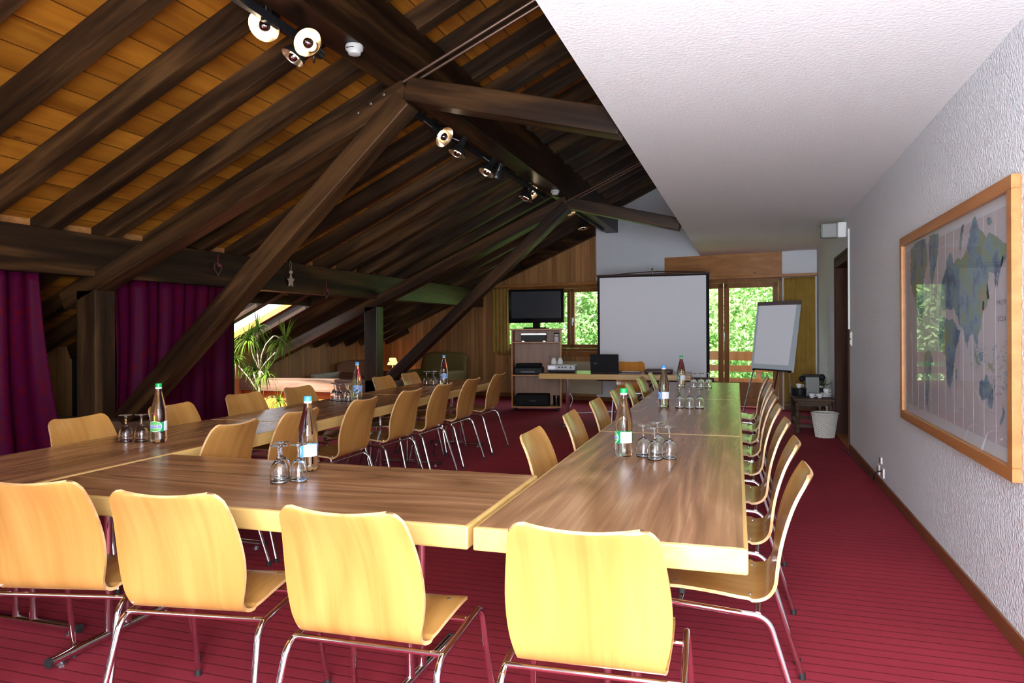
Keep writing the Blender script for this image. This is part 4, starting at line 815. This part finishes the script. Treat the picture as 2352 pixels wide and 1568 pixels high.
# ------------------------------------------------------------------ dracaena
base = aty(594, 945, 8.0); dz_ = thing('potted_dracaena', 'tall branching dracaena in front of the low partition, lit by the skylight', 'plant', (base.x, 8.0, 0)); bx = base.x
MB().lathe([(.14, 0), (.19, .26), (.2, .28), (.18, .28), (.17, .25), (.001, .25)], 24, cap=False).build('pot', M('terracotta', (.35, .13, .06), .7), dz_, smooth=True)
def at8(u, v, dy=0): q = aty(u, v, 8.0+dy); return Vector((q.x-bx, dy, q.z))
heads = [(570, 783, .0, 1.0), (592, 757, .18, .8), (656, 785, .05, 1.0), (541, 828, .05, .9), (609, 862, -.05, .6), (641, 922, -.08, .5), (585, 850, .1, .6)]
J1 = at8(597, 852); J0 = Vector((0, 0, .25)); stems = [[J0, at8(596, 900), J1]]
stems += [[J1, at8(585, 825), at8(576, 800), at8(570, 783)], [J1, at8(592, 820, .05), at8(590, 790, .12), at8(592, 757, .18)], [J1, at8(601, 815), at8(611, 790), at8(630, 770), at8(643, 776), at8(656, 788, .05)],
          [at8(596, 905), at8(572, 868), at8(552, 845), at8(541, 830, .05)], [J1, at8(603, 855), at8(609, 866, -.05)], [at8(598, 935), at8(612, 915), at8(628, 909), at8(641, 924, -.08)], [at8(596, 895), at8(583, 860), at8(580, 845, .1)], [J1, at8(612, 830), at8(632, 810)]]
for s_ in stems: MB().tube(fillet(s_, .03, 3), [.017 if s_ is stems[0] else .009]*len(fillet(s_, .03, 3)), 7).build('stem', 'bark', dz_, smooth='all')
rr = random.Random(11)
for (u, v, dy, sc) in heads:
    c_ = at8(u, v, dy); mb = MB()
    for k in range(int(60*sc)+22):
        a_ = rr.uniform(0, 2*pi); e = rr.uniform(-.5, 1.35); l_ = rr.uniform(.22, .42)*(.55+.45*sc); w_ = .0068; p = Vector(c_); d_ = Vector((cos(a_)*cos(e), sin(a_)*cos(e), sin(e))); pts = []; n = 7; sg = l_/n
        for i in range(n+1): pts.append(Vector(p)); p += d_*sg; d_ = (d_+Vector((0, 0, -.38*(1 if e < 1.1 else .35)))).normalized()
        side = Vector((-sin(a_), cos(a_), 0)); vs = []
        for i, q in enumerate(pts): ww = w_*(1-(i/n)**2)+.0008; vs += [q-side*ww, q+side*ww]
        mb.add(vs, [(2*i, 2*i+1, 2*i+3, 2*i+2) for i in range(n)])
    mb.build('leaf_rosette', 'leaf', dz_, smooth='all')
# hanging ornaments on the purlin
def orn(u, v): q = atx(u, v, -4.975); return q
q = orn(668, 645); so = thing('star_pendant', 'pale wooden star-shaped figure hanging on the lower purlin', 'ornament', q); pts = []
for i in range(10): a_ = pi/2+2*pi*i/10; r_ = .085 if i % 2 == 0 else .042; pts.append((-.012, r_*cos(a_)*.8, r_*sin(a_)))
MB().prism(pts, (.024, 0, 0)).build('star_body', M('pale_wood', (.42, .30, .24), .6), so, bevel=.008, sub=1); MB().ball((0, 0, .1), .024, 8).build('head', M('pale_wood2', (.40, .30, .24), .6), so, smooth='all')
MB().tube([(0, -.01, .12), (0, -.02, .19), (0, .0, .235), (0, .02, .19), (0, .01, .12)], .0022, 5).build('string', 'bark', so)
for k, (u, v) in enumerate(((501, 617), (750, 672))):
    q = orn(u, v); h_ = thing('heart_pendant', ['dark leafy heart pendant on the purlin left of the diagonal brace', 'dark leafy heart pendant on the purlin right of the star'][k], 'ornament', q)
    mb = MB(); mb.tube([(0, x*.0033, z*.0042) for x, z in hp]+[(0, hp[0][0]*.0033, hp[0][1]*.0042)], .008, 6, caps=False); mb.build('wreath', M('dark_wreath', (.05, .02, .012), .8), h_, smooth='all'); MB().tube([(0, 0, .03), (0, 0, .14)], .0025, 5).build('ribbon', M('red_ribbon', (.22, .01, .012), .6), h_)
    MB().ball((.01, .01, .03), .014, 6).build('berry', M('red_berry', (.25, .01, .02), .5), h_)

# ------------------------------------------------------------------ ceiling lamps, detectors
def detector(u, v, yy, zz, lab):
    q = atz(u, v, zz); t = thing('smoke_detector', lab, 'smoke detector', (q.x, q.y, zz)); MB().lathe([(.05, 0), (.055, -.01), (.052, -.03), (.045, -.036)], 24).build('base', 'offwhite', t, smooth=True); MB().lathe([(.045, -.036), (.04, -.042), (.036, -.056), (.02, -.06), (.001, -.061)], 24).build('sensor_head', 'offwhite', t, smooth=True)
    mb = MB(); mb.box(-.025, .025, -.053, -.049, -.030, -.026); mb.build('slot', 'black', t); return t
detector(814, 104, 0, 3.04, 'white smoke detector under the upper purlin near the three lamps'); detector(1275, 437, 0, 3.04, 'small white smoke detector under the upper purlin by the farther truss')
SHO = M('black_lamp_enamel', (.012, .011, .011), .3); SHI = M('polished_reflector', (.85, .72, .58), .22, 1); BU = M('glowing_bulb', (1, .8, .5), .4, emit=(1, .72, .38), es=1.8); SIL = M('silver_bulb_crown', (.5, .45, .45), .08, 1)
def track(p0, p1, lab): 
    d_ = (p1-p0); return tag(beam('light_track', p0, p1, .035, .05, 'black', bevel=.003), lab, 'light track')
ZL = 3.02
ta = atz(640, 4, ZL); tb_ = atz(776, 92, ZL); track(Vector((-2.47, tb_.y-2.6, ZL)), Vector((-2.47, tb_.y, ZL)), 'black lamp track under the upper purlin, nearest the camera')
track(Vector((-2.47, 4.72, ZL)), Vector((-2.47, 8.95, ZL)), 'black lamp track under the upper purlin between the trusses')
track(Vector((-2.36, 9.5, ZL)), Vector((-2.36, 12.3, ZL)), 'black lamp track under the upper purlin beyond the farther truss')
def spot(u, v, depth, rim, face, lab, mount=None, e=9):
    """(u,v) pixel of the rim centre, depth along y, rim radius, face = direction the opening looks"""
    c_ = aty(u, v, depth); ax = Vector(face).normalized(); t = thing('spotlight', lab, 'lamp', c_, 0, 'black track spotlights'); R = rim
    MB().lathe([(R, 0), (R*1.01, -.004), (R*.93, -.022), (R*.72, -.05), (R*.48, -.075), (R*.36, -.09), (R*.36, -.155), (R*.30, -.165)], 28, axis=ax, cap=False).build('shade', SHO, t, smooth='all')
    MB().lathe([(R*.99, .0), (R*.90, -.020), (R*.69, -.046), (R*.42, -.066)], 28, axis=ax, cap=False).build('reflector', SHI, t, smooth='all')
    MB().lathe([(R*.36, -.165), (R*.36, -.07)], 20, axis=ax).build('socket', SHO, t, smooth=True)
    MB().lathe([(R*.30, -.06), (R*.40, -.045), (R*.42, -.03), (R*.38, -.012)], 20, axis=ax, cap=False).build('bulb', BU, t, smooth='all')
    MB().lathe([(R*.38, -.012), (R*.30, .008), (R*.16, .018), (.001, .021)], 20, axis=ax, cap=False).build('bulb_crown', SIL, t, smooth='all')
    back = ax*-.12; mt = Vector(mount)-c_ if mount else Vector((0, 0, ZL-.02))-Vector((0, 0, c_.z)); mid = Vector((mt.x, mt.y, back.z+.06))
    MB().tube([back, mid, mt], .006, 8).build('arm', 'steel', t, smooth=True); MB().box(mt.x-.015, mt.x+.015, mt.y-.025, mt.y+.025, mt.z-.012, mt.z+.02).build('track_adapter', 'black', t)
    s_ = bpy.data.lights.new('lamp_light', 'SPOT'); s_.energy = e; s_.color = (1, .74, .48); s_.spot_size = rd(120); s_.spot_blend = .5; s_.shadow_soft_size = .03
    so_ = bpy.data.objects.new('lamp_light', s_); COL.objects.link(so_); so_.parent = t; so_.location = ax*.03; so_.rotation_euler = ax.to_track_quat('-Z', 'Y').to_euler(); return t
def im(r, u, f): return RT*r+UP*u+FW*f
spot(606, 60, 3.35, .088, im(-.12, -.66, -.74), 'lit black spotlight of the near trio, upper left one', (-2.47, 3.30, ZL-.02))
spot(706, 97, 3.35, .079, im(-.16, .02, -.97), 'brightest near spotlight facing the camera', (-2.47, 3.75, ZL-.02))
spot(672, 133, 3.55, .072, im(-.48, -.83, -.22), 'near spotlight hanging lowest, seen edge-on', (-2.47, 3.62, ZL-.02))
spot(1021, 315, 5.35, .088, im(.64, -.6, -.42), 'spotlight nearest beyond the truss, opening turned right', (-2.47, 5.25, ZL-.02), 4)
spot(1049, 354, 5.75, .080, im(-.4, -.9, -.13), 'spotlight pointing down, second beyond the nearer truss', (-2.47, 5.72, ZL-.02), 4)
spot(1117, 397, 6.65, .084, im(-.42, -.85, -.22), 'spotlight pointing down, third beyond the nearer truss', (-2.47, 6.6, ZL-.02), 4)
spot(1140, 404, 7.1, .084, im(-.3, -.7, .5), 'dark spotlight turned away, fourth beyond the nearer truss', (-2.47, 7.08, ZL-.02), 4)
spot(1207, 457, 8.2, .085, im(-.42, -.88, -.1), 'spotlight pointing down just before the farther truss', (-2.47, 8.1, ZL-.02), 4)
spot(1223, 442, 8.55, .10, im(.52, -.5, -.62), 'spotlight turned to the camera just before the farther truss', (-2.47, 8.5, ZL-.02), 4)
spot(1309, 488, 10.0, .085, im(.2, -.78, -.45), 'spotlight directly behind the farther truss top', (-2.36, 10.0, ZL-.02), 4)
spot(1340, 525, 11.0, .090, im(.12, -.96, -.12), 'last spotlight beyond the farther truss, near the gable', (-2.36, 11.0, ZL-.02), 4)

# ================================================================== outside
struct(MB().box(-60, 60, 14.6, 90, -3.2, -3.0).build('ground', 'grass'))
mb = MB(); mb.prism([(-6, gy(-6)+.26, -.2), (3, gy(3)+.26, -.2), (3, gy(3)+1.75, -.2), (-6, gy(-6)+1.75, -.2)], (0, 0, .15)); struct(mb.build('balcony_floor', 'pine'))
br = thing('balcony_railing', 'brown wooden balcony railing seen through the french door', 'railing', (0, 0, 0))
for z0, z1 in ((.27, .38), (.50, .62), (.71, .88)):
    mb = MB(); mb.prism([(-6, gy(-6)+1.62, z0), (3, gy(3)+1.62, z0), (3, gy(3)+1.62, z1), (-6, gy(-6)+1.62, z1)], (0, .04, 0)); rec(mb.build('rail_board', 'frame', br))
for x in (-5.5, -3.6, -1.7, .2, 2.2): MB().box(x-.05, x+.05, gy(x)+1.67, gy(x)+1.77, -.05, .9).build('rail_post', 'frame', br)
def tree(x, y, zc, rx, rz_, n, lab, seed, s0=.16):
    rr = random.Random(seed); t = thing('leafy_tree', lab, 'tree', (x, y, -3), 0, 'trees outside the gable windows'); MB().tube([(0, 0, 0), (.1, 0, zc+3), (.0, .1, zc+3+rz_*.7)], [.22, .15, .05], 8).build('trunk', 'bark', t, smooth='all')
    mb = MB(); c0 = Vector((0, 0, zc+3)); blobs = [(Vector((rr.uniform(-.6, .6)*rx, rr.uniform(-.6, .6)*rx, rr.uniform(-.7, .7)*rz_))+c0, rr.uniform(.35, .6)) for _ in range(16)]
    for k in range(n):
        b_, f_ = rr.choice(blobs); v = Vector((rr.gauss(0, 1), rr.gauss(0, 1), rr.gauss(0, 1))).normalized()*rr.uniform(.75, 1.05); p = b_+Vector((v.x*rx*f_, v.y*rx*f_, v.z*rz_*f_))
        a_ = Vector((rr.gauss(0, 1), rr.gauss(0, 1), rr.gauss(0, 1))).normalized(); c_ = a_.orthogonal().normalized(); s_ = s0*rr.uniform(.5, 1.2); mb.add([p-a_*s_, p-c_*s_*.45, p+a_*s_, p+c_*s_*.45], [(0, 1, 2, 3)])
    mb.build('crown', 'tree', t)
tree(-4.6, 19.5, 1.8, 2.6, 3.4, 26000, 'bright green tree close outside the left window', 1, .085)
tree(-1.6, 21.0, 2.4, 2.4, 3.0, 9000, 'leafy tree hidden mostly by the projection screen', 2, .11)
tree(.6, 19.6, .3, 2.2, 2.6, 24000, 'bright leafy tree straight outside the french door', 3, .085)
tree(2.6, 23.5, 3.4, 2.6, 3.4, 16000, 'tall tree outside the french door, to the right', 4, .12)
tree(-7.8, 23.0, 2.0, 3.0, 3.6, 12000, 'tree seen past the left edge of the television', 5, .12)
tree(-3.0, 27.0, 3.0, 4.0, 5.0, 7000, 'larger tree farther back behind the left window', 6, .2)
tree(1.2, 29.0, 1.2, 4.5, 4.6, 7000, 'larger tree farther back behind the french door', 8, .2)
struct(MB().surf(lambda u, v: (-18+60*u, 34+10*v+2*sin(9*u), -3+13*v+1.5*sin(14*u+3*v)), 60, 10).build('ground_hillside', 'tree'))
